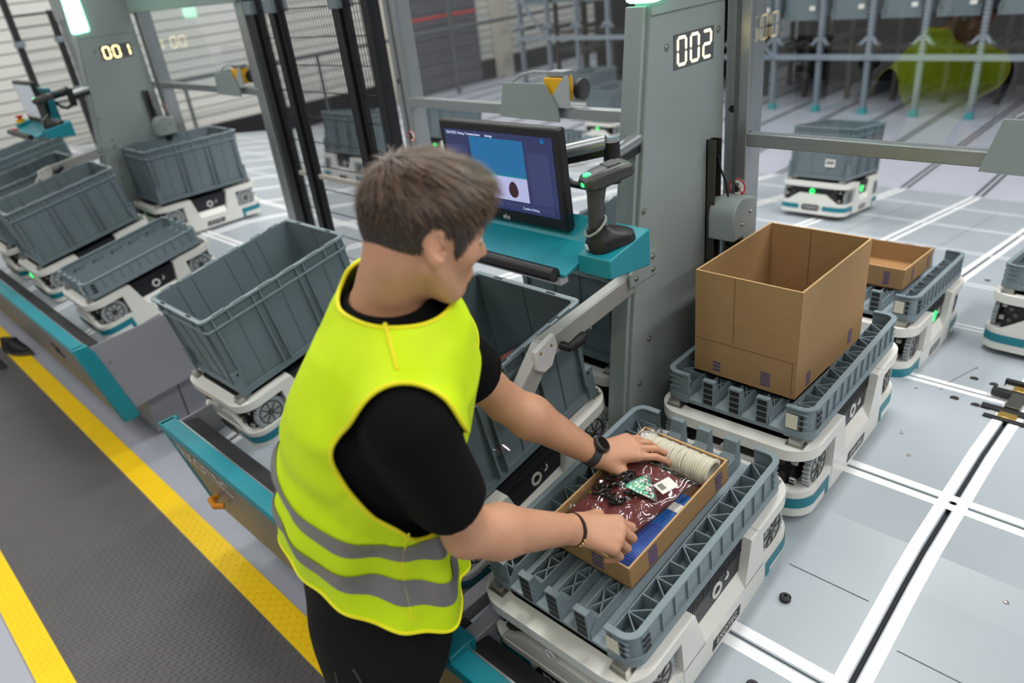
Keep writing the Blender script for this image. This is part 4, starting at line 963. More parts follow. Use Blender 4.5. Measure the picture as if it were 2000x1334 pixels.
# packed carton in front of worker
w, l, h = 0.225, 0.375, 0.060
pc_m = on(y1, 0.0, 0.01, 0.0525, R(-1.0))
pc = open_carton('packed_carton', 'low brown carton packed with bagged goods under the worker\'s hands', pc_m, w, l, h, 0.004,
                 (('near', -0.08, 0.012, 0.05, 0.024, 4), ('near', 0.03, 0.012, 0.055, 0.03, 4), ('right', -0.11, 0.008, 0.056, 0.03, 6), ('right', 0.145, 0.008, 0.052, 0.026, 4)))
def inbox(x, y, z, yaw=0, tilt=(0, 0)):
    return pc_m @ Matrix.Translation((x, y, z)) @ Matrix.Rotation(yaw, 4, 'Z') @ Matrix.Rotation(tilt[0], 4, 'X') @ Matrix.Rotation(tilt[1], 4, 'Y')
def cushion(hx, hy, hz, n=20, seed=1, amp=0.004, pw=3.0, fq=1.0):
    rnd = np.random.RandomState(seed); ph = rnd.rand(8) * 6.28; k = (rnd.rand(8, 2) * 60 + 15) * fq * np.where(rnd.rand(8, 2) > .5, 1, -1)
    vs, fs = [], []
    for s in (1, -1):
        for i in range(n + 1):
            for j in range(n + 1):
                u, v = 2 * i / n - 1, 2 * j / n - 1
                e = max(0.0, (1 - abs(u) ** pw) * (1 - abs(v) ** pw)) ** 0.5
                x, y = u * hx, v * hy; w_ = sum(math.sin(k[q, 0] * x + k[q, 1] * y + ph[q]) for q in range(8)) / 8
                vs.append((x, y, s * (hz * e + 0.0008) + (amp * w_ * e if s > 0 else 0)))
        o = 0 if s > 0 else (n + 1) ** 2
        for i in range(n):
            for j in range(n):
                q = (o + i * (n + 1) + j, o + (i + 1) * (n + 1) + j, o + (i + 1) * (n + 1) + j + 1, o + i * (n + 1) + j + 1)
                fs.append(q if s > 0 else q[::-1])
    return MB().add(vs, fs)
MAROON = M('maroon_cloth', (112, 46, 46), 0.8, var=0.12, scale=60, bump=0.15)
POLY = glass_mat('poly_film', (0.97, 0.97, 0.98), 1.45, 0.10, 3.0)
BLUEP = M('blue_packet', (28, 98, 178), 0.42, var=0.1, scale=40)
def thing_m(name, label, cat, m4, group=None): return thing(name, label, cat, m4.translation, m4.to_euler(), group)
# blue packets along right wall
t = thing_m('blue_packet', 'blue printed flat packet along right side inside packed carton', 'packet', inbox(0.060, -0.05, 0.022))
build(cushion(0.046, 0.125, 0.010, 14, 4, 0.002, 6), 'sachet', BLUEP, t)
st_ = MB()
for k in range(22): st_.bb((-0.04, -0.118 + k * 0.006, 0.0112), (0.04, -0.1172 + k * 0.006, 0.0124))
build(st_, 'printed_lines', M('print_magenta', (120, 90, 190), 0.5), t, smooth=False)
build(MB().bb((-0.035, 0.06, 0.0108), (0.04, 0.085, 0.0125)), 'white_band', WHITEP, t, smooth=False)
# maroon bag of garments
t = thing_m('maroon_bag', 'clear bag of folded maroon fabric held by both hands', 'bag', inbox(-0.010, -0.030, 0.046, R(-8), (R(3), R(-5))))
build(cushion(0.080, 0.120, 0.026, 34, 2, 0.012, 4), 'fabric', MAROON, t)
f = cushion(0.096, 0.138, 0.032, 70, 5, 0.015, 4, 2.6); build(f, 'film', POLY, t)
bp = MB(); rnd = random.Random(5)
for k in range(46):
    x, y = rnd.uniform(-0.05, 0.03), rnd.uniform(-0.05, 0.05); a = rnd.uniform(0.2, 1.2); L = rnd.uniform(0.012, 0.03)
    pts = [(x + L * (i - 2) / 4 * math.cos(a) + 0.004 * math.sin(i * 1.7 + k), y + L * (i - 2) / 4 * math.sin(a), 0.035 + 0.003 * math.sin(i + k)) for i in range(5)]
    bp.tube(pts, 0.0036, 6)
build(bp, 'black_trim_pieces', M('black_trim', (18, 16, 20), 0.35), t)
lb = MB().bb((0.035, 0.055, 0.0385), (0.072, 0.095, 0.0395)); build(lb, 'price_label', WHITEP, t, None, (0, 0, R(-14)), smooth=False)
b_ = MB(); x = 0.042
while x < 0.062: b_.bb((x, 0.060, 0.0395), (x + 0.0012, 0.072, 0.0401)); x += 0.0026
build(b_, 'label_print', BLACKINK, t, None, (0, 0, R(-14)), smooth=False)
# sequin packet
t = thing_m('sequin_packet', 'small clear packet of pink and green sequins on maroon bag', 'packet', inbox(0.022, -0.008, 0.088, R(20), (R(4), R(8))))
build(MB().prism([(-0.038, -0.01), (0.004, 0.036), (0.036, -0.03)], 'z', -0.002, 0.001), 'sachet', M('sequin_black', (26, 22, 28), 0.3), t)
sq = MB(); sq.cm = 0
for k in range(70):
    u, v = rnd.random(), rnd.random()
    if u + v > 1: u, v = 1 - u, 1 - v
    p = Vector((-0.036, -0.01)) + u * (Vector((0.004, 0.034)) - Vector((-0.036, -0.01))) + v * (Vector((0.034, -0.028)) - Vector((-0.036, -0.01)))
    sq.cm = k % 3; sq.lathe([(0.0026, 0.0012), (0.0026, 0.0018), (0, 0.0019)], 6, (p.x, p.y, 0.0004 * (k % 4)))
tag(build(sq, 'sequins', [M('sequin_pink', (226, 176, 170), 0.25, metal=0.5), M('sequin_green', (40, 190, 120), 0.25, metal=0.5), M('sequin_white', (236, 230, 226), 0.25)], t), kind='stuff')
build(MB().prism([(-0.042, -0.012), (0.004, 0.042), (0.042, -0.034)], 'z', 0.003, 0.0034), 'film', POLY, t)
# white stack of paper cups / rings, in film
t = thing_m('cup_sleeve', 'sleeve of stacked white paper cups wrapped in film at far carton end', 'cup sleeve', inbox(0.012, 0.146, 0.044, R(0)))
cm_ = MB().lathe([(0.019, -0.003), (0.027, 0.0), (0.028, 0.003), (0.026, 0.0035), (0.0, 0.0035)] if False else [(0.027, -0.004), (0.0325, 0.0), (0.0338, 0.0022), (0.0325, 0.003), (0.026, 0.003), (0.022, -0.004)], 22, axis='x', caps=False).mesh('cup', M('paper_white', (236, 232, 214), 0.7))
for k in range(32): link('cup', cm_, t, (-0.090 + k * 0.0056, 0.0012 * math.sin(k * 1.3), 0.001 * math.sin(k * 2.1)), (0, R(3 * math.sin(k * 1.9)), R(3 * math.sin(k))))
pts = [(-0.105, 0, 0), (-0.096, 0, 0), (-0.09, 0, 0), (0.0, 0, 0), (0.09, 0, 0), (0.098, 0, 0), (0.108, 0, 0)]
build(MB().tube(pts, [0.004, 0.02, 0.036, 0.0365, 0.036, 0.022, 0.008], 18), 'film', POLY, t)
# coloured beads along left wall
t = thing_m('bead_strip', 'strip of rainbow coloured beads along left side of packed carton', 'bead strip', inbox(-0.092, -0.03, 0.032))
cols = [(150, 60, 150), (60, 60, 170), (40, 110, 60), (120, 170, 50), (230, 200, 60), (220, 60, 50), (40, 40, 70), (90, 50, 60), (60, 110, 90), (230, 120, 70)]
for k in range(30):
    c = cols[(k // 3) % 10]
    build(MB().lathe([(0.0, -0.0035), (0.003, -0.002), (0.0038, 0), (0.003, 0.002), (0, 0.0035)], 10, caps=False), 'bead', M('bead_%d' % ((k // 3) % 10), c, 0.2), t, ((k % 3) * 0.006 - 0.008, -0.10 + (k // 3) * 0.021, 0.003))
build(MB().bb((0.006, -0.115, -0.002), (0.018, 0.105, 0.004)), 'paper_backing', M('paper_backing', (226, 222, 214), 0.7), t)
# black clip packet under left hand
t = thing_m('clip_packet', 'small black packet between maroon bag and white cups', 'packet', inbox(-0.02, 0.098, 0.060, R(10), (R(-10), 0)))
build(cushion(0.028, 0.022, 0.009, 10, 9, 0.003), 'sachet', M('black_packet', (28, 28, 32), 0.3), t)
# loose film crumple at far-left corner
t = thing_m('film_wrap', 'crumpled clear film at far left corner of packed carton', 'film', inbox(-0.085, 0.165, 0.058, 0.4))
build(cushion(0.034, 0.026, 0.016, 30, 12, 0.014, 3, 3), 'crumple', POLY, t)
build(cushion(0.024, 0.018, 0.008, 12, 13, 0.006), 'foil', M('foil_silver', (206, 200, 190), 0.25, metal=0.7), t)
# goods in the tote beside the worker
m = on(tB, 0.02, 0.06, 0.02)
for k, (x, y, z, a) in enumerate(((0.0, 0.05, 0.06, 0.3), (0.07, -0.08, 0.09, -0.5), (-0.05, -0.16, 0.12, 0.9), (0.05, 0.12, 0.14, 1.4))):
    mm = on(tB, x, y, z, a)
    t = thing_m('bagged_garment', 'clear-bagged maroon garment in picking tote, %s layer' % ('bottom', 'second', 'third', 'top')[k], 'bag', mm, 'bagged garments in picking tote')
    build(cushion(0.10, 0.075, 0.035, 16, 20 + k, 0.010), 'fabric', MAROON, t); build(cushion(0.112, 0.086, 0.042, 18, 30 + k, 0.012), 'film', POLY, t)

# shoes of a colleague standing just outside the frame
SHOE = M('shoe_black', (22, 22, 25), 0.6, var=0.1, scale=40); SOLE = M('shoe_sole', (70, 70, 74), 0.7)
def shoe(label, loc, yaw):
    t = thing('sneaker', label, 'shoe', loc, (0, 0, yaw), 'dark sneakers on the mat')
    def lof(zs):
        b = MB(); n = 24
        for (z, sc_, y1_) in zs:
            for i in range(n):
                a = 2 * math.pi * i / n; yy = math.sin(a); y = 0.14 * yy; wd = (0.042 if yy > -0.2 else 0.034) * (1 - 0.25 * max(0, yy) ** 3)
                yv = y * sc_ if y < 0 else y * y1_
                b.v.append((wd * math.cos(a) * sc_, yv, z))
        for k in range(len(zs) - 1): b.f += [(k * n + i, k * n + (i + 1) % n, (k + 1) * n + (i + 1) % n, (k + 1) * n + i) for i in range(n)]
        b.f += [tuple(range(n))[::-1], tuple(range((len(zs) - 1) * n, len(zs) * n))]; b.fm = [0] * len(b.f); return b
    build(lof([(0.0, 1.0, 1.0), (0.012, 1.04, 1.03), (0.026, 1.02, 1.0)]), 'sole', SOLE, t)
    build(lof([(0.022, 1.0, 0.98), (0.045, 0.98, 0.9), (0.062, 0.92, 0.55), (0.085, 0.85, 0.15), (0.10, 0.84, 0.05)]), 'upper', SHOE, t)
    lc = MB()
    for k in range(4): lc.tube([(-0.022, 0.03 + 0.018 * k, 0.066 - 0.006 * k), (0, 0.034 + 0.018 * k, 0.074 - 0.007 * k), (0.022, 0.03 + 0.018 * k, 0.066 - 0.006 * k)], 0.0025, 6)
    build(lc, 'laces', BLACKR, t)
shoe('dark sneaker at left picture edge, the one on the yellow band', (-5.42, 0.60, 0.012), R(-68))
shoe('dark sneaker at left picture edge, the one on the black mat', (-5.36, 0.42, 0.012), R(-62))

# ================================================================== the worker
def surface_nets(fn, lo, hi, h):
    lo = np.array(lo, float); hi = np.array(hi, float); n = np.ceil((hi - lo) / h).astype(int) + 1
    ax = [lo[i] + h * np.arange(n[i]) for i in range(3)]
    # coarse pass, then exact values only near the surface
    K = 4; nc = (n - 1) // K + 2; axc = [lo[i] + h * K * np.arange(nc[i]) for i in range(3)]
    Pc = np.stack(np.meshgrid(*axc, indexing='ij'), -1).reshape(-1, 3).astype(np.float32)
    Gc = fn(Pc).reshape(nc).astype(np.float32)
    for d in range(3):
        x = np.arange(n[d]) / K; i0 = np.minimum(x.astype(int), nc[d] - 2); t = (x - i0).astype(np.float32)
        sh = [1, 1, 1]; sh[d] = -1
        Gc = np.take(Gc, i0, d) * (1 - t.reshape(sh)) + np.take(Gc, i0 + 1, d) * t.reshape(sh)
    G = Gc; near = np.argwhere(np.abs(G) < 4.0 * h + 0.004)
    if len(near): G[tuple(near.T)] = fn((lo + h * near).astype(np.float32))
    I = G < 0; c = [m_ - 1 for m_ in n]
    acc = np.zeros((*c, 3), np.float32); cnt = np.zeros(c, np.float32)
    corners = [(i, j, k) for i in (0, 1) for j in (0, 1) for k in (0, 1)]
    def sl(o): return tuple(slice(o[i], o[i] + c[i]) for i in range(3))
    for a in corners:
        for d in range(3):
            if a[d]: continue
            b = list(a); b[d] = 1; ga, gb = G[sl(a)], G[sl(b)]
            m_ = (ga < 0) != (gb < 0); t = np.where(m_, ga / np.where(m_, ga - gb, 1), 0)
            for q in range(3): acc[..., q] += np.where(m_, a[q] + (t if q == d else 0), 0)
            cnt += m_
    act = cnt > 0; idx = -np.ones(c, int); idx[act] = np.arange(act.sum())
    cells = np.argwhere(act); V = lo + h * (cells + acc[act] / cnt[act][:, None])
    F = []
    for d in range(3):
        e1, e2 = [(1, 2), (2, 0), (0, 1)][d]
        A = I.copy(); sa = [slice(None)] * 3; sb = [slice(None)] * 3; sa[d] = slice(0, -1); sb[d] = slice(1, None)
        cr = I[tuple(sa)] != I[tuple(sb)]; E_ = np.argwhere(cr)
        E_ = E_[(E_[:, e1] > 0) & (E_[:, e2] > 0) & (E_[:, e1] < n[e1] - 1) & (E_[:, e2] < n[e2] - 1)]
        inside = I[tuple(E_.T)]
        def cell(o1, o2):
            q = E_.copy(); q[:, e1] -= o1; q[:, e2] -= o2; return idx[tuple(q.T)]
        Q = np.stack([cell(0, 0), cell(1, 0), cell(1, 1), cell(0, 1)], 1)
        Q[~inside] = Q[~inside][:, ::-1]; F.append(Q)
    return V, np.concatenate(F)
def relax(V, F, it=3, lam=0.5):
    n = len(V); E_ = np.concatenate([F[:, [i, (i + 1) % 4]] for i in range(4)]); deg = np.bincount(E_.ravel(), minlength=n).astype(float)
    for _ in range(it):
        A = np.zeros_like(V)
        for q in range(3): A[:, q] = np.bincount(E_[:, 0], V[E_[:, 1], q], n) + np.bincount(E_[:, 1], V[E_[:, 0], q], n)
        V = V + lam * (A / np.maximum(deg, 1)[:, None] - V)
    return V
def vnormals(V, F):
    N = np.cross(V[F[:, 2]] - V[F[:, 0]], V[F[:, 3]] - V[F[:, 1]]); A = np.zeros_like(V)
    for i in range(4):
        for q in range(3): A[:, q] += np.bincount(F[:, i], N[:, q], len(V))
    return A / (np.linalg.norm(A, axis=1)[:, None] + 1e-12)
def clip(V, polys, f):
    """keep f > 0, cut faces on the zero line; returns verts, faces, boundary edges"""
    V = [tuple(v) for v in V]; f = list(f); cut = {}; out = []; bd = []
    for P in polys:
        s = [f[i] > 0 for i in P]
        if all(s): out.append(tuple(P)); continue
        if not any(s): continue
        q = []; nb = []
        for k in range(len(P)):
            i, j = P[k], P[(k + 1) % len(P)]
            if s[k]: q.append(i)
            if s[k] != s[(k + 1) % len(P)]:
                key = (min(i, j), max(i, j))
                if key not in cut:
                    t = f[i] / (f[i] - f[j]); cut[key] = len(V); V.append(tuple(np.array(V[i]) * (1 - t) + np.array(V[j]) * t)); f.append(0.0)
                q.append(cut[key]); nb.append(cut[key])
        if len(q) >= 3: out.append(tuple(q))
        if len(nb) == 2: bd.append(tuple(nb))
    used = sorted({i for p in out for i in p}); mp = {o: k for k, o in enumerate(used)}
    return np.array([V[i] for i in used]), [tuple(mp[i] for i in p) for p in out], [(mp[a], mp[b]) for a, b in bd if a in mp and b in mp]
def loops(bd):
    adj = {}
    for a, b in bd: adj.setdefault(a, []).append(b); adj.setdefault(b, []).append(a)
    seen = set(); res = []
    for s in adj:
        if s in seen: continue
        L = [s]; seen.add(s); cur = s
        while True:
            nx = [q for q in adj[cur] if q not in seen]
            if not nx: break
            cur = nx[0]; seen.add(cur); L.append(cur)
        res.append(L)
    return res
def raw(V, F, name, mats, parent, smooth=True):
    me = bpy.data.meshes.new(name); me.from_pydata([tuple(map(float, v)) for v in V], [], [tuple(map(int, p)) for p in F])
    for m_ in (mats if isinstance(mats, (list, tuple)) else [mats]): me.materials.append(m_)
    me.polygons.foreach_set('use_smooth', [smooth] * len(me.polygons)); me.update()
    return link(name, me, parent)

def smin(a, b, k):
    h = np.clip(0.5 + 0.5 * (b - a) / k, 0, 1); return b * (1 - h) + a * h - k * h * (1 - h)
def smax(a, b, k): return -smin(-a, -b, k)
def cone(P, a, b, r1, r2):
    a = np.array(a, np.float32); b = np.array(b, np.float32); ab = b - a
    t = np.clip((P - a) @ ab / (ab @ ab), 0, 1); return np.linalg.norm(P - a - t[:, None] * ab, axis=1) - (r1 + (r2 - r1) * t)
def ell(P, c, r, Rm=None):
    Q = P - np.array(c, np.float32)
    if Rm is not None: Q = Q @ Rm
    r = np.array(r, np.float32); k0 = np.linalg.norm(Q / r, axis=1); k1 = np.linalg.norm(Q / r ** 2, axis=1)
    return k0 * (k0 - 1) / np.maximum(k1, 1e-6)
def noise3(P, k, seed=0):
    rnd = np.random.RandomState(seed); o = np.zeros(len(P))
    for _ in range(6):
        d = rnd.randn(3); d /= np.linalg.norm(d); o += np.sin(P @ d * k * rnd.uniform(0.7, 1.4) + rnd.rand() * 6.28)
    return o / 6
A = np.array
SR_, ER_, WR_ = A([-.754, .476, 1.373]), A([-.786, .566, 1.091]), A([-.748, .793, .955])
SL_, EL_, WL_ = A([-1.007, .717, 1.349]), A([-1.006, .882, 1.107]), A([-.886, 1.031, .928])
NK, HC = A([-.930, .575, 1.495]), A([-.817, .607, 1.616])
LAT = A([-.735, .678, 0.0]); FWD = A([.678, .735, 0.0])
ZS = A([0.70, 0.82, 0.92, 1.02, 1.12, 1.24, 1.35, 1.45, 1.53])
CX = A([-1.030, -1.035, -1.035, -1.028, -1.012, -.975, -.930, -.908, -.892]); CY = A([.50, .51, .52, .525, .53, .546, .564, .580, .594])
LA = A([.170, .178, .174, .170, .176, .188, .180, .118, .052]); DA = A([.125, .135, .134, .132, .138, .148, .138, .104, .050])
def torso(P, off=0.0):
    z = P[:, 2]; cx = np.interp(z, ZS, CX); cy = np.interp(z, ZS, CY); la = np.interp(z, ZS, LA) + off; da = np.interp(z, ZS, DA) + off
    u = (P[:, 0] - cx) * LAT[0] + (P[:, 1] - cy) * LAT[1]; v = (P[:, 0] - cx) * FWD[0] + (P[:, 1] - cy) * FWD[1]
    k = (np.abs(u / la) ** 2.4 + np.abs(v / da) ** 2.4) ** (1 / 2.4)
    return np.maximum((k - 1) * np.minimum(la, da), np.maximum(z - 1.55, 0.70 - z))
def shoulders(P, r=0.0):
    d = smin(cone(P, SR_ + A([-.01, .01, .01]), NK + A([.02, -.005, -.03]), .058 + r, .055 + r), cone(P, SL_ + A([.01, -.01, .012]), NK + A([0, .01, -.03]), .058 + r, .055 + r), 0.03)
    return d
def arm(P, S, E_, W, k=1.0, r=0.0):
    m = E_ + (W - E_) * 0.28
    d = smin(cone(P, S, S + (E_ - S) * 0.45, .054 * k + r, .047 * k + r), cone(P, S + (E_ - S) * 0.45, E_, .047 * k + r, .041 * k + r), 0.02)
    d = smin(d, cone(P, E_, m, .042 * k + r, .047 * k + r), 0.015)
    return smin(d, cone(P, m, W, .047 * k + r, .0275 * k + r), 0.02)
# ---- head frame
HF, HU = A([.300, .890, -.325]), A([.140, .315, .938])
HF = HF / np.linalg.norm(HF); HU = HU - HF * (HU @ HF); HU = HU / np.linalg.norm(HU); HL = np.cross(HU, HF)
HR = np.stack([HF, HL, HU], 1)
HS = 0.862
def tohead(P): return (P - HC) @ HR / HS
def cranium(q, o=0.0):
    return smin(ell(q, (-.012, 0, .026), (.099 + o, .0765 + o, .090 + o)), ell(q, (.028, 0, .012), (.066 + o, .066 + o, .078 + o)), 0.03)
def face(q):
    d = cranium(q)
    d = smin(d, ell(q, (.032, 0, -.048), (.060, .055, .066)), 0.03)
    d = smin(d, np.linalg.norm(q - A([.073, 0, -.098]), axis=1) - .020, 0.03)
    for s in (-1, 1):
        d = smin(d, cone(q, (-.004, s * .060, -.045), (.055, s * .026, -.096), .014, .016), 0.025)
        d = smin(d, np.linalg.norm(q - A([.060, s * .046, -.018]), axis=1) - .022, 0.02)
        d = smin(d, cone(q, (.086, s * .010, .020), (.076, s * .045, .020), .010, .009), 0.012)
        d = smax(d, -(np.linalg.norm(q - A([.100, s * .032, .000]), axis=1) - .014), 0.012)
        d = smin(d, np.linalg.norm(q - A([.078, s * .031, .000]), axis=1) - .0125, 0.003)
        d = smin(d, np.linalg.norm(q - A([.098, s * .012, -.034]), axis=1) - .0085, 0.006)
    d = smin(d, cone(q, (.092, 0, .012), (.113, 0, -.028), .0075, .0105), 0.010)
    d = smin(d, cone(q, (.090, -.014, -.060), (.090, .014, -.060), .0085, .0085), 0.008); d = smin(d, cone(q, (.087, -.012, -.072), (.087, .012, -.072), .009, .009), 0.007)
    for s in (-1, 1):
        Re = np.array(Euler((R(s * 12), R(-14), R(s * 24))).to_matrix())
        e = ell(q, (-.012, s * .084, -.004), (.019, .0075, .032), Re)
        e = smin(e, ell(q, (-.006, s * .081, -.030), (.010, .007, .010)), 0.006)
        e = smax(e, -ell(q, (-.007, s * .0915, .001), (.0115, .0085, .021), Re), 0.003)
        d = smin(d, e, 0.007)
    return d
def neck(P):
    a = HC + HR @ A([-.034, 0, -.040]); return cone(P, a, NK + A([.0, .0, -.05]), .050, .057)

# ---- hands: local x to the fingers, y to the thumb, z out of the back
def hand_chain(spec):
    res = []
    for (base, yaw, L, curls, r0, r1) in spec:
        p = A(base, ); pts = [p]; a = 0.0
        for l_, c_ in zip(L, curls):
            a += c_; d = A([math.cos(R(a)) * math.cos(R(yaw)), math.cos(R(a)) * math.sin(R(yaw)), -math.sin(R(a))]); p = p + d * l_; pts.append(p)
        res.append((pts, r0, r1))
    return res
A = lambda v, *a: np.array(v, float)
def hand_sdf(q, chains, thumb):
    kn = [c[0][0] for c in chains]
    d = None
    for i, k in enumerate(kn):
        w0 = A([0.004, 0.014 - 0.009 * i, 0.0]); c_ = cone(q, w0, k, .0165, .0125); d = c_ if d is None else smin(d, c_, 0.014)
    d = smin(d, cone(q, (0.012, 0.012, -0.004), thumb[1], .017, .0145), 0.016)
    for (pts, r0, r1) in chains:
        n = len(pts) - 1; f_ = None
        for i in range(n):
            ra = r0 + (r1 - r0) * i / n; rb = r0 + (r1 - r0) * (i + 1) / n; c_ = cone(q, pts[i], pts[i + 1], ra, rb)
            f_ = c_ if f_ is None else smin(f_, c_, 0.0025)
        d = smin(d, f_, 0.006)
    th = smin(cone(q, thumb[0], thumb[1], .013, .0125), cone(q, thumb[1], thumb[2], .0118, .0105), 0.004); th = smin(th, cone(q, thumb[2], thumb[3], .0108, .0078), 0.003)
    return smin(d, th, 0.010)
def hframe(x, n):
    x = A(x); x /= np.linalg.norm(x); n = A(n); n -= x * (n @ x); n /= np.linalg.norm(n); return x, n
# left hand hovers open over the carton
xl, nl = hframe(A([-.808, 1.119, .938]) - WL_, (0.10, -0.35, 0.93)); yl = np.cross(xl, nl); HLm = np.stack([xl, yl, nl], 1)
LCH = hand_chain([((.090, .027, .000), 4, (.044, .027, .022), (16, 26, 18), .0092, .0070), ((.094, .007, .003), 1, (.047, .030, .023), (20, 28, 20), .0092, .0070),
                  ((.088, -.013, .001), -4, (.044, .028, .022), (26, 30, 22), .0088, .0068), ((.079, -.031, -.004), -10, (.035, .021, .019), (30, 30, 22), .0080, .0062)])
LTH = [A([.018, .020, -.006]), A([.048, .046, -.020]), A([.078, .060, -.040]), A([.102, .064, -.058])]
# right hand grips the bag
xr, nr = hframe(A([-.694, .845, .938]) - WR_, (0.05, -0.45, 0.89)); yr = -np.cross(xr, nr); HRm = np.stack([xr, yr, nr], 1)
RCH = hand_chain([((.088, .026, .000), 2, (.043, .026, .021), (38, 48, 28), .0094, .0074), ((.092, .006, .003), 0, (.046, .029, .022), (46, 52, 30), .0094, .0074),
                  ((.086, -.014, .001), -3, (.043, .027, .021), (52, 54, 32), .0090, .0072), ((.078, -.032, -.004), -6, (.034, .020, .018), (56, 54, 32), .0082, .0066)])
RTH = [A([.018, .020, -.006]), A([.050, .042, -.024]), A([.080, .044, -.048]), A([.100, .036, -.066])]

SKIN = M('skin', (198, 147, 117), 0.48, var=0.06, scale=40, sss=0.12, spec=0.4)
SHIRT = M('shirt_black', (13, 13, 14), 0.9, var=0.1, scale=60, spec=0.15)
VEST = M('vest_lime', (206, 236, 22), 0.62, var=0.03, scale=30, spec=0.25)
PIPING = M('vest_piping', (238, 232, 14), 0.6)
REFL = M('reflective_tape', (128, 126, 128), 0.45, metal=0.25, var=0.05, scale=30)
PANTS = M('trousers_black', (20, 19, 19), 0.85, spec=0.2, var=0.12, scale=50)

person = thing('person', 'worker in lime hi-vis vest and black clothes bending over the packed carton', 'person', (-1.03, 0.42, 0.0))
PO = np.array([-1.03, 0.42, 0.0])
def put(V): return V - PO
# --- body: one continuous skin surface (head, neck, trunk, arms, hands)
def body_fn(P):
    d = smin(torso(P, -0.012), shoulders(P, -0.008), 0.04); d = smin(d, neck(P), 0.025)
    d = smin(d, face(tohead(P)) * HS, 0.018)
    for (S, E_, W, Hm, ch, th) in ((SR_, ER_, WR_, HRm, RCH, RTH), (SL_, EL_, WL_, HLm, LCH, LTH)):
        d = smin(d, arm(P, S, E_, W), 0.02)
    return d
def body_with_hands(P):
    d = body_fn(P)
    for (W, Hm, ch, th) in ((WR_, HRm, RCH, RTH), (WL_, HLm, LCH, LTH)):
        q = (P - W) @ Hm; near = np.linalg.norm(q, axis=1) < 0.26
        if near.any():
            hd_ = hand_sdf(q[near], ch, th); x = d.copy(); x[near] = smin(d[near], hd_, 0.014); d = x
    return d
V, F = surface_nets(body_with_hands, (-1.26, 0.33, 0.80), (-0.58, 1.24, 1.78), 0.0033)
V = relax(V, F, 1, 0.4)
body = raw(put(V), F, 'body', SKIN, person)
# --- T-shirt
def shirt_fn(P):
    d = smin(torso(P, 0.004), shoulders(P, 0.006), 0.04)
    for (S, E_, t) in ((SR_, ER_, 0.66), (SL_, EL_, 0.62)):
        sl_ = cone(P, S, S + (E_ - S) * t, .066, .064); cut_ = (P - (S + (E_ - S) * t)) @ ((E_ - S) / np.linalg.norm(E_ - S))
        d = smin(d, smax(sl_, cut_, 0.006), 0.03)
    d = d + 0.0035 * noise3(P, 55, 3) * (P[:, 2] < 1.40)
    d = np.maximum(d, 0.80 - P[:, 2])
    return d
V, F = surface_nets(shirt_fn, (-1.30, 0.24, 0.79), (-0.62, 1.0, 1.58), 0.0055); V = relax(V, F, 2, 0.5)
NB = NK + A([0, 0, -.045]); ax_ = HC + HR @ A([-.034, 0, -.040]) - NB; ax_ = ax_ / np.linalg.norm(ax_)
q = V - NB; hgt = q @ ax_; rad = np.linalg.norm(q - hgt[:, None] * ax_, axis=1)
V2, F2, bd = clip(V, F.tolist(), np.where(hgt > -0.02, rad - 0.060, 1.0))
raw(put(V2), F2, 'shirt', SHIRT, person)
cn = ax_ * 0.92 + A([0, 0, .25]) - FWD * 0.10; cn /= np.linalg.norm(cn); cu = np.cross(cn, FWD); cu /= np.linalg.norm(cu); cv = np.cross(cn, cu)
cb = MB(); vs = []; n = 40
for i in range(n):
    t_ = 2 * math.pi * i / n; e_ = cu * math.cos(t_) + cv * math.sin(t_)
    for (r_, h_) in ((.072, -.030), (.066, .000), (.061, .024), (.058, .026), (.056, .020), (.060, -.030)): vs.append(put(NB + ax_ * .030 + e_ * r_ + cn * h_))
cb.add(vs, [(i * 6 + k, i * 6 + (k + 1) % 6, ((i + 1) % n) * 6 + (k + 1) % 6, ((i + 1) % n) * 6 + k) for i in range(n) for k in range(6)])
build(cb, 'collar', SHIRT, person)
# --- trousers
HIPR, HIPL = A([-1.03, .495, .86]) - LAT * .088, A([-1.03, .495, .86]) + LAT * .088
KR, KL = A([-.935, .415, .47]), A([-1.105, .485, .47]); AR_, AL_ = A([-.95, .34, .10]), A([-1.13, .42, .10])
def pants_fn(P):
    d = np.maximum(torso(P, 0.006), P[:, 2] - 1.06)
    for (h_, k_, a_) in ((HIPR, KR, AR_), (HIPL, KL, AL_)):
        d = smin(d, smin(cone(P, h_, k_, .098, .070), cone(P, k_, a_, .070, .055), 0.03), 0.035)
    d = d + 0.004 * noise3(P, 40, 8)
    return np.maximum(d, 0.06 - P[:, 2])
V, F = surface_nets(pants_fn, (-1.34, 0.22, 0.05), (-0.74, 0.80, 1.08), 0.0080); V = relax(V, F, 2, 0.5)
tr = raw(put(V), F, 'trousers', PANTS, person)
def on_surface(fn, p, d, it=14):
    p = A(p); d = A(d) / np.linalg.norm(A(d))
    for _ in range(it): p = p - d * float(fn(p[None])[0]) * 0.8
    return p
STITCH = M('trouser_seam', (58, 56, 54), 0.8)
def seamline(pts, name):
    pts = [put(on_surface(pants_fn, p, A([0.45, -0.75, 0.1]))) for p in pts]
    build(MB().tube([Vector(p) for p in pts], 0.0022, 6), name, STITCH, tr)
c0 = A([-1.01, .44, .80]); rt = -LAT
seamline([c0 + rt * .005 + A([0, 0, .02 - .012 * i]) if i < 5 else c0 + rt * (.005 - .012 * (i - 4)) + A([0, 0, -.034 - .003 * (i - 4)]) for i in range(14)], 'back_pocket_seam')
seamline([c0 + rt * (.10 + .012 * math.sin(i / 8 * 3.1)) + FWD * (.015 + .004 * i) + A([0, 0, .05 - .016 * i]) for i in range(9)], 'side_pocket_seam')
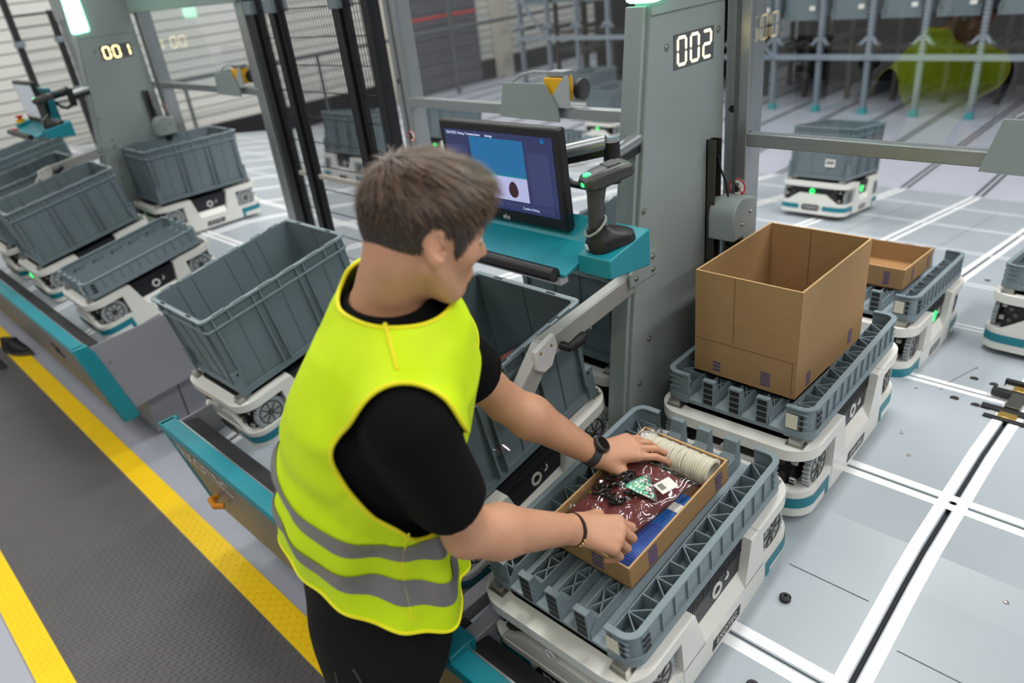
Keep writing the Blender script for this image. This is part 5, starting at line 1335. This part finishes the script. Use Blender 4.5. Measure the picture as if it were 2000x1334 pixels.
for (a_, yaw, nm) in ((AR_, -48, 'boot'), (AL_, -40, 'boot')):
    bt = MB(); n = 24; zs = ((0.012, 1.0), (0.03, 1.03), (0.055, 0.95), (0.085, 0.72), (0.12, 0.62))
    for (z, s_) in zs:
        for i in range(n):
            t_ = 2 * math.pi * i / n; yy = math.sin(t_); bt.v.append((0.048 * s_ * math.cos(t_), (0.05 + 0.15 * yy) * (s_ if yy > 0 else 1) - 0.01, z))
    for k in range(len(zs) - 1): bt.f += [(k * n + i, k * n + (i + 1) % n, (k + 1) * n + (i + 1) % n, (k + 1) * n + i) for i in range(n)]
    bt.f += [tuple(range(n))[::-1], tuple(range((len(zs) - 1) * n, len(zs) * n))]; bt.fm = [0] * len(bt.f)
    build(bt, nm, SHOE, person, tuple(a_ * A([1, 1, 0]) - PO), (0, 0, R(yaw)))
# --- hi-vis vest
def vest_fn(P):
    z = P[:, 2]
    d = smin(torso(P, 0.020), shoulders(P, 0.016), 0.05)
    for (S, E_) in ((SR_, ER_), (SL_, EL_)): d = smin(d, cone(P, S, S + (E_ - S) * .12, .066, .066), 0.05)
    cx = np.interp(z, ZS, CX); cy = np.interp(z, ZS, CY); th = np.arctan2((P[:, 0] - cx) * FWD[0] + (P[:, 1] - cy) * FWD[1], (P[:, 0] - cx) * LAT[0] + (P[:, 1] - cy) * LAT[1])
    low = np.clip((1.30 - z) / 0.28, 0, 1)
    fold = 0.006 * np.sin(7 * th + 1.2 * np.sin(9 * z) + 0.5) * low + 0.004 * np.sin(13 * th + 6 * z) * low
    fold += 0.0095 * noise3(P, 22, 4) + 0.0040 * noise3(P * A([1, 1, .55]), 58, 6)
    fold += 0.006 * np.sin(60 * (z + 0.9 * ((P - A([-1.01, .53, 0])) @ FWD)) + 3 * th) * np.exp(-((z - 1.2) / 0.10) ** 2) * (noise3(P, 12, 15) > 0)
    flare = 0.018 * np.clip((1.05 - z) / 0.15, 0, 1)
    return d - flare + fold
V, F = surface_nets(vest_fn, (-1.34, 0.24, 0.82), (-0.62, 1.0, 1.60), 0.0060); V = relax(V, F, 2, 0.5)
def hole(V, S, dirn, r):
    dirn = A(dirn) / np.linalg.norm(dirn); q_ = V - S; t_ = q_ @ dirn; return np.where(t_ > -0.04, np.linalg.norm(q_ - t_[:, None] * dirn, axis=1) - r, 1.0)
def lean(V): return V[:, 2] + 0.72 * ((V - A([-1.01, .53, 0])) @ FWD)
def vest_cut(V):
    f_ = np.full(len(V), 1.0)
    for (S, E_, sgn) in ((SR_, ER_, -1), (SL_, EL_, 1)):
        e_ = smin(cone(V, S + A([0, 0, .012]) + LAT * sgn * .03, S + (E_ - S) * .75, .074, .086), cone(V, S - FWD * .075 + A([0, 0, -.045]) + LAT * sgn * .01, S - FWD * .055 + (E_ - S) * .42, 0.050, .066), 0.06)
        f_ = np.minimum(f_, e_)
    q_ = V - (NB + FWD * 0.012); h_ = q_ @ ax_; r_ = np.linalg.norm(q_ - h_[:, None] * ax_, axis=1)
    f_ = np.minimum(f_, np.where(h_ > -0.06, r_ - 0.086, 1.0))
    # open front
    f_ = np.minimum(f_, lean(V) - (0.955 + 0.008 * np.sin(3 * np.arctan2((V - PO) @ FWD, (V - PO) @ LAT))))
    return f_
V2, F2, bd = clip(V, F.tolist(), vest_cut(V))
vest = raw(put(V2), F2, 'vest', VEST, person)
sol = vest.modifiers.new('cloth', 'SOLIDIFY'); sol.thickness = 0.003; sol.offset = -1
for L in loops(bd):
    if len(L) > 24:
        pts = put(V2)[L]; k = 4
        pts = np.stack([np.roll(pts, s_, 0) for s_ in range(-k, k + 1)]).mean(0)[::2]
        build(MB().tube([Vector(p) for p in pts], 0.0036, 8, closed=True), 'yellow_piping', PIPING, vest)
# shoulder seam piping
def vs_(p, d): return on_surface(vest_fn, p, d)
sp = [vs_(NK * (1 - t_) + (SR_ + A([0, 0, .05])) * t_ + A([0, 0, .07]), (0, 0, 1)) for t_ in np.linspace(0.60, 0.97, 14)]
build(MB().tube([Vector(put(p)) for p in sp], 0.0035, 6), 'shoulder_seam', PIPING, vest)
sp = [vs_(A([np.interp(z, ZS, CX), np.interp(z, ZS, CY), z]) - LAT * 0.15 + FWD * 0.06, -LAT * .85 + FWD * .5) for z in np.linspace(0.94, 1.15, 30)]
build(MB().tube([Vector(put(p)) for p in sp], 0.0022, 6), 'side_seam', PIPING, vest)
N_ = vnormals(V, F); Vo = V + N_ * 0.0022
for (z0, z1) in ((1.016, 1.068), (1.118, 1.172)):
    f_ = np.minimum(np.minimum(lean(Vo) - z0, z1 - lean(Vo)), vest_cut(V) - 0.002)
    V3, F3, _ = clip(Vo, F.tolist(), f_)
    raw(put(V3), F3, 'reflective_band', REFL, vest)
# --- hair
def hair_fn(q):
    top = np.clip((q[:, 2] - 0.03) / 0.08, 0, 1); fr = np.clip((q[:, 0] - 0.0) / 0.07, 0, 1)
    d = cranium(q, 0.0) - (0.004 + 0.010 * top + 0.008 * top * fr)
    return d - 0.0022 * noise3(q * A([1, 1, .6]), 95, 11)
def hairline(q):
    x, y, z = q[:, 0], np.abs(q[:, 1]), q[:, 2]
    low = np.interp(x, [-.13, -.07, -.045, -.03, -.022, .018, .028, .042, .056, .072, .12], [-.072, -.070, -.05, -.004, .026, .026, -.016, -.004, .040, .066, .078])
    return z - low
V, F = surface_nets(hair_fn, (-.14, -.10, -.10), (.13, .10, .16), 0.0036); V = relax(V, F, 2, 0.5)
V2, F2, bd = clip(V, F.tolist(), hairline(V))
HAIRD = M('hair_base', (50, 39, 32), 0.6, var=0.25, scale=60, stretch=(1, 1, 0.3)); HAIR1 = M('hair_brown', (72, 54, 41), 0.42); HAIR2 = M('hair_light', (116, 92, 72), 0.4); HAIR3 = M('hair_dark', (38, 28, 22), 0.5)
hair = raw(put(V2 * HS @ HR.T + HC), F2, 'hair', HAIRD, person)
rnd = np.random.RandomState(21)
N_ = vnormals(V, F); hl = hairline(V); ok = np.where(hl > -0.002)[0]
pick = rnd.choice(ok, 13000); hm = MB(); whorl = A([-.055, .0, .105])
hv, hf, hmid = [], [], []
for i in pick:
    p = V[i].copy(); n_ = N_[i]; top = np.clip((p[2] - .02) / .09, 0, 1)
    fl = p - whorl; fl[2] *= 0.6; fl = fl / (np.linalg.norm(fl) + 1e-5) + A([.75 * top, -0.25 * top, -0.75 * (1 - top)]) + rnd.randn(3) * 0.12
    fl -= n_ * (fl @ n_); fl /= np.linalg.norm(fl) + 1e-6
    L = (0.017 + 0.036 * top) * rnd.uniform(.7, 1.3); lift = 0.04 + 0.16 * top * rnd.rand(); w_ = 0.0007 + 0.0006 * rnd.rand()
    sd = np.cross(fl, n_); p = p - n_ * 0.002; o = len(hv)
    for k in range(4):
        t_ = k / 3; c = p + fl * L * t_ + n_ * L * lift * math.sin(t_ * 2.2); ww = w_ * (1 - 0.75 * t_)
        hv += [c - sd * ww, c + sd * ww]
    for k in range(3): hf.append((o + 2 * k, o + 2 * k + 1, o + 2 * k + 3, o + 2 * k + 2))
    mi = 1 if rnd.rand() < 0.08 + 0.55 * top else (0 if rnd.rand() < .6 else 2); hmid += [mi] * 3
hv = put(np.array(hv) * HS @ HR.T + HC)
ho = raw(hv, hf, 'hair_strands', [HAIR1, HAIR2, HAIR3], hair); ho.data.polygons.foreach_set('material_index', hmid); tag(ho, kind='stuff')
# eyebrows, eyes, lips
def hp(p): return Vector(put(HR @ (A(p) * HS) + HC))
for s in (-1, 1):
    build(MB().tube([hp((.0935, s * .014, .020)), hp((.092, s * .028, .025)), hp((.083, s * .046, .020))], [.0026, .003, .0016], 6), 'eyebrow', HAIR3, person)
    ey = build(MB().lathe([(0.0, -0.0125), (0.0085, -0.009), (0.0122, -0.002), (0.0122, 0.002), (0.0085, 0.009), (0.0, 0.0125)], 14, caps=False), 'eye', M('eye_white', (226, 220, 214), 0.3), person, hp((.0785, s * .031, .000)))
    build(MB().lathe([(0.0055, 0.0), (0.0, 0.002)], 12, axis='x'), 'iris', M('iris', (60, 70, 70), 0.3), ey, (0.0105, 0, -0.003))
build(MB().tube([hp((.0955, -.02, -.066)), hp((.0995, 0, -.0655)), hp((.0955, .02, -.066))], [.002, .0045, .002], 8), 'lips', M('lips', (176, 104, 92), 0.5), person)
# watch and bracelet
def ringband(W, E_, r, wd, th):
    d_ = (W - E_) / np.linalg.norm(W - E_); u = np.cross(d_, A([0, 0, 1])); u /= np.linalg.norm(u); v_ = np.cross(u, d_)
    b = MB(); n = 32; vs = []
    for i in range(n):
        a_ = 2 * math.pi * i / n; e_ = u * math.cos(a_) * 1.08 + v_ * math.sin(a_) * 0.94
        for (rr, s_) in ((r, -wd), (r + th, -wd * 0.9), (r + th, wd * 0.9), (r, wd)): vs.append(e_ * rr + d_ * s_)
    fs = [(i * 4 + j, i * 4 + (j + 1) % 4, ((i + 1) % n) * 4 + (j + 1) % 4, ((i + 1) % n) * 4 + j) for i in range(n) for j in range(4)]
    return b.add(vs, fs), d_, u, v_
pw = WL_ - (WL_ - EL_) / np.linalg.norm(WL_ - EL_) * 0.012
b, d_, u_, v_ = ringband(pw, EL_, 0.0295, 0.0105, 0.0032)
wt = thing('wristwatch', 'dark grey sports watch on the worker\'s left wrist', 'watch', tuple(pw))
build(b, 'strap', M('watch_strap', (52, 54, 56), 0.6), wt)
nrm = v_ * 0.9 + u_ * 0.25; nrm /= np.linalg.norm(nrm); cpos = nrm * 0.0345
mm = frame(cpos, d_, np.cross(nrm, d_))
cs_ = build(MB().lathe([(0.0, -0.004), (0.0205, -0.004), (0.0215, 0.0), (0.0205, 0.006), (0.0175, 0.0075), (0.0, 0.0075)], 28), 'case', M('watch_case', (44, 46, 48), 0.35), wt); cs_.matrix_local = mm
build(MB().lathe([(0.0165, 0.0076), (0.0, 0.0079)], 28), 'dial', M('watch_dial', (14, 15, 18), 0.12), cs_)
for k in range(3): build(MB().cyl((0.0205 * math.cos(R(-60 + 60 * k + 90)), 0.0205 * math.sin(R(-60 + 60 * k + 90)), 0.001), (0.0245 * math.cos(R(-60 + 60 * k + 90)), 0.0245 * math.sin(R(-60 + 60 * k + 90)), 0.001), 0.002, 8), 'button', STEEL, cs_)
pb = WR_ - (WR_ - ER_) / np.linalg.norm(WR_ - ER_) * 0.004
b, d_, u_, v_ = ringband(pb, ER_, 0.0300, 0.0030, 0.0038)
bl = thing('bracelet', 'thin dark brown bracelet on the worker\'s right wrist', 'bracelet', tuple(pb))
build(b, 'cord', M('leather_brown', (44, 24, 24), 0.6), bl)
for k in (-1, 0, 1):
    a_ = R(-20 + 14 * k); e_ = (u_ * math.cos(a_) * 1.08 + v_ * math.sin(a_) * 0.94) * 0.034
    build(MB().lathe([(0.0, -0.003), (0.003, 0.0), (0.0, 0.003)], 8, caps=False), 'brass_bead', BRASS, bl, tuple(e_))
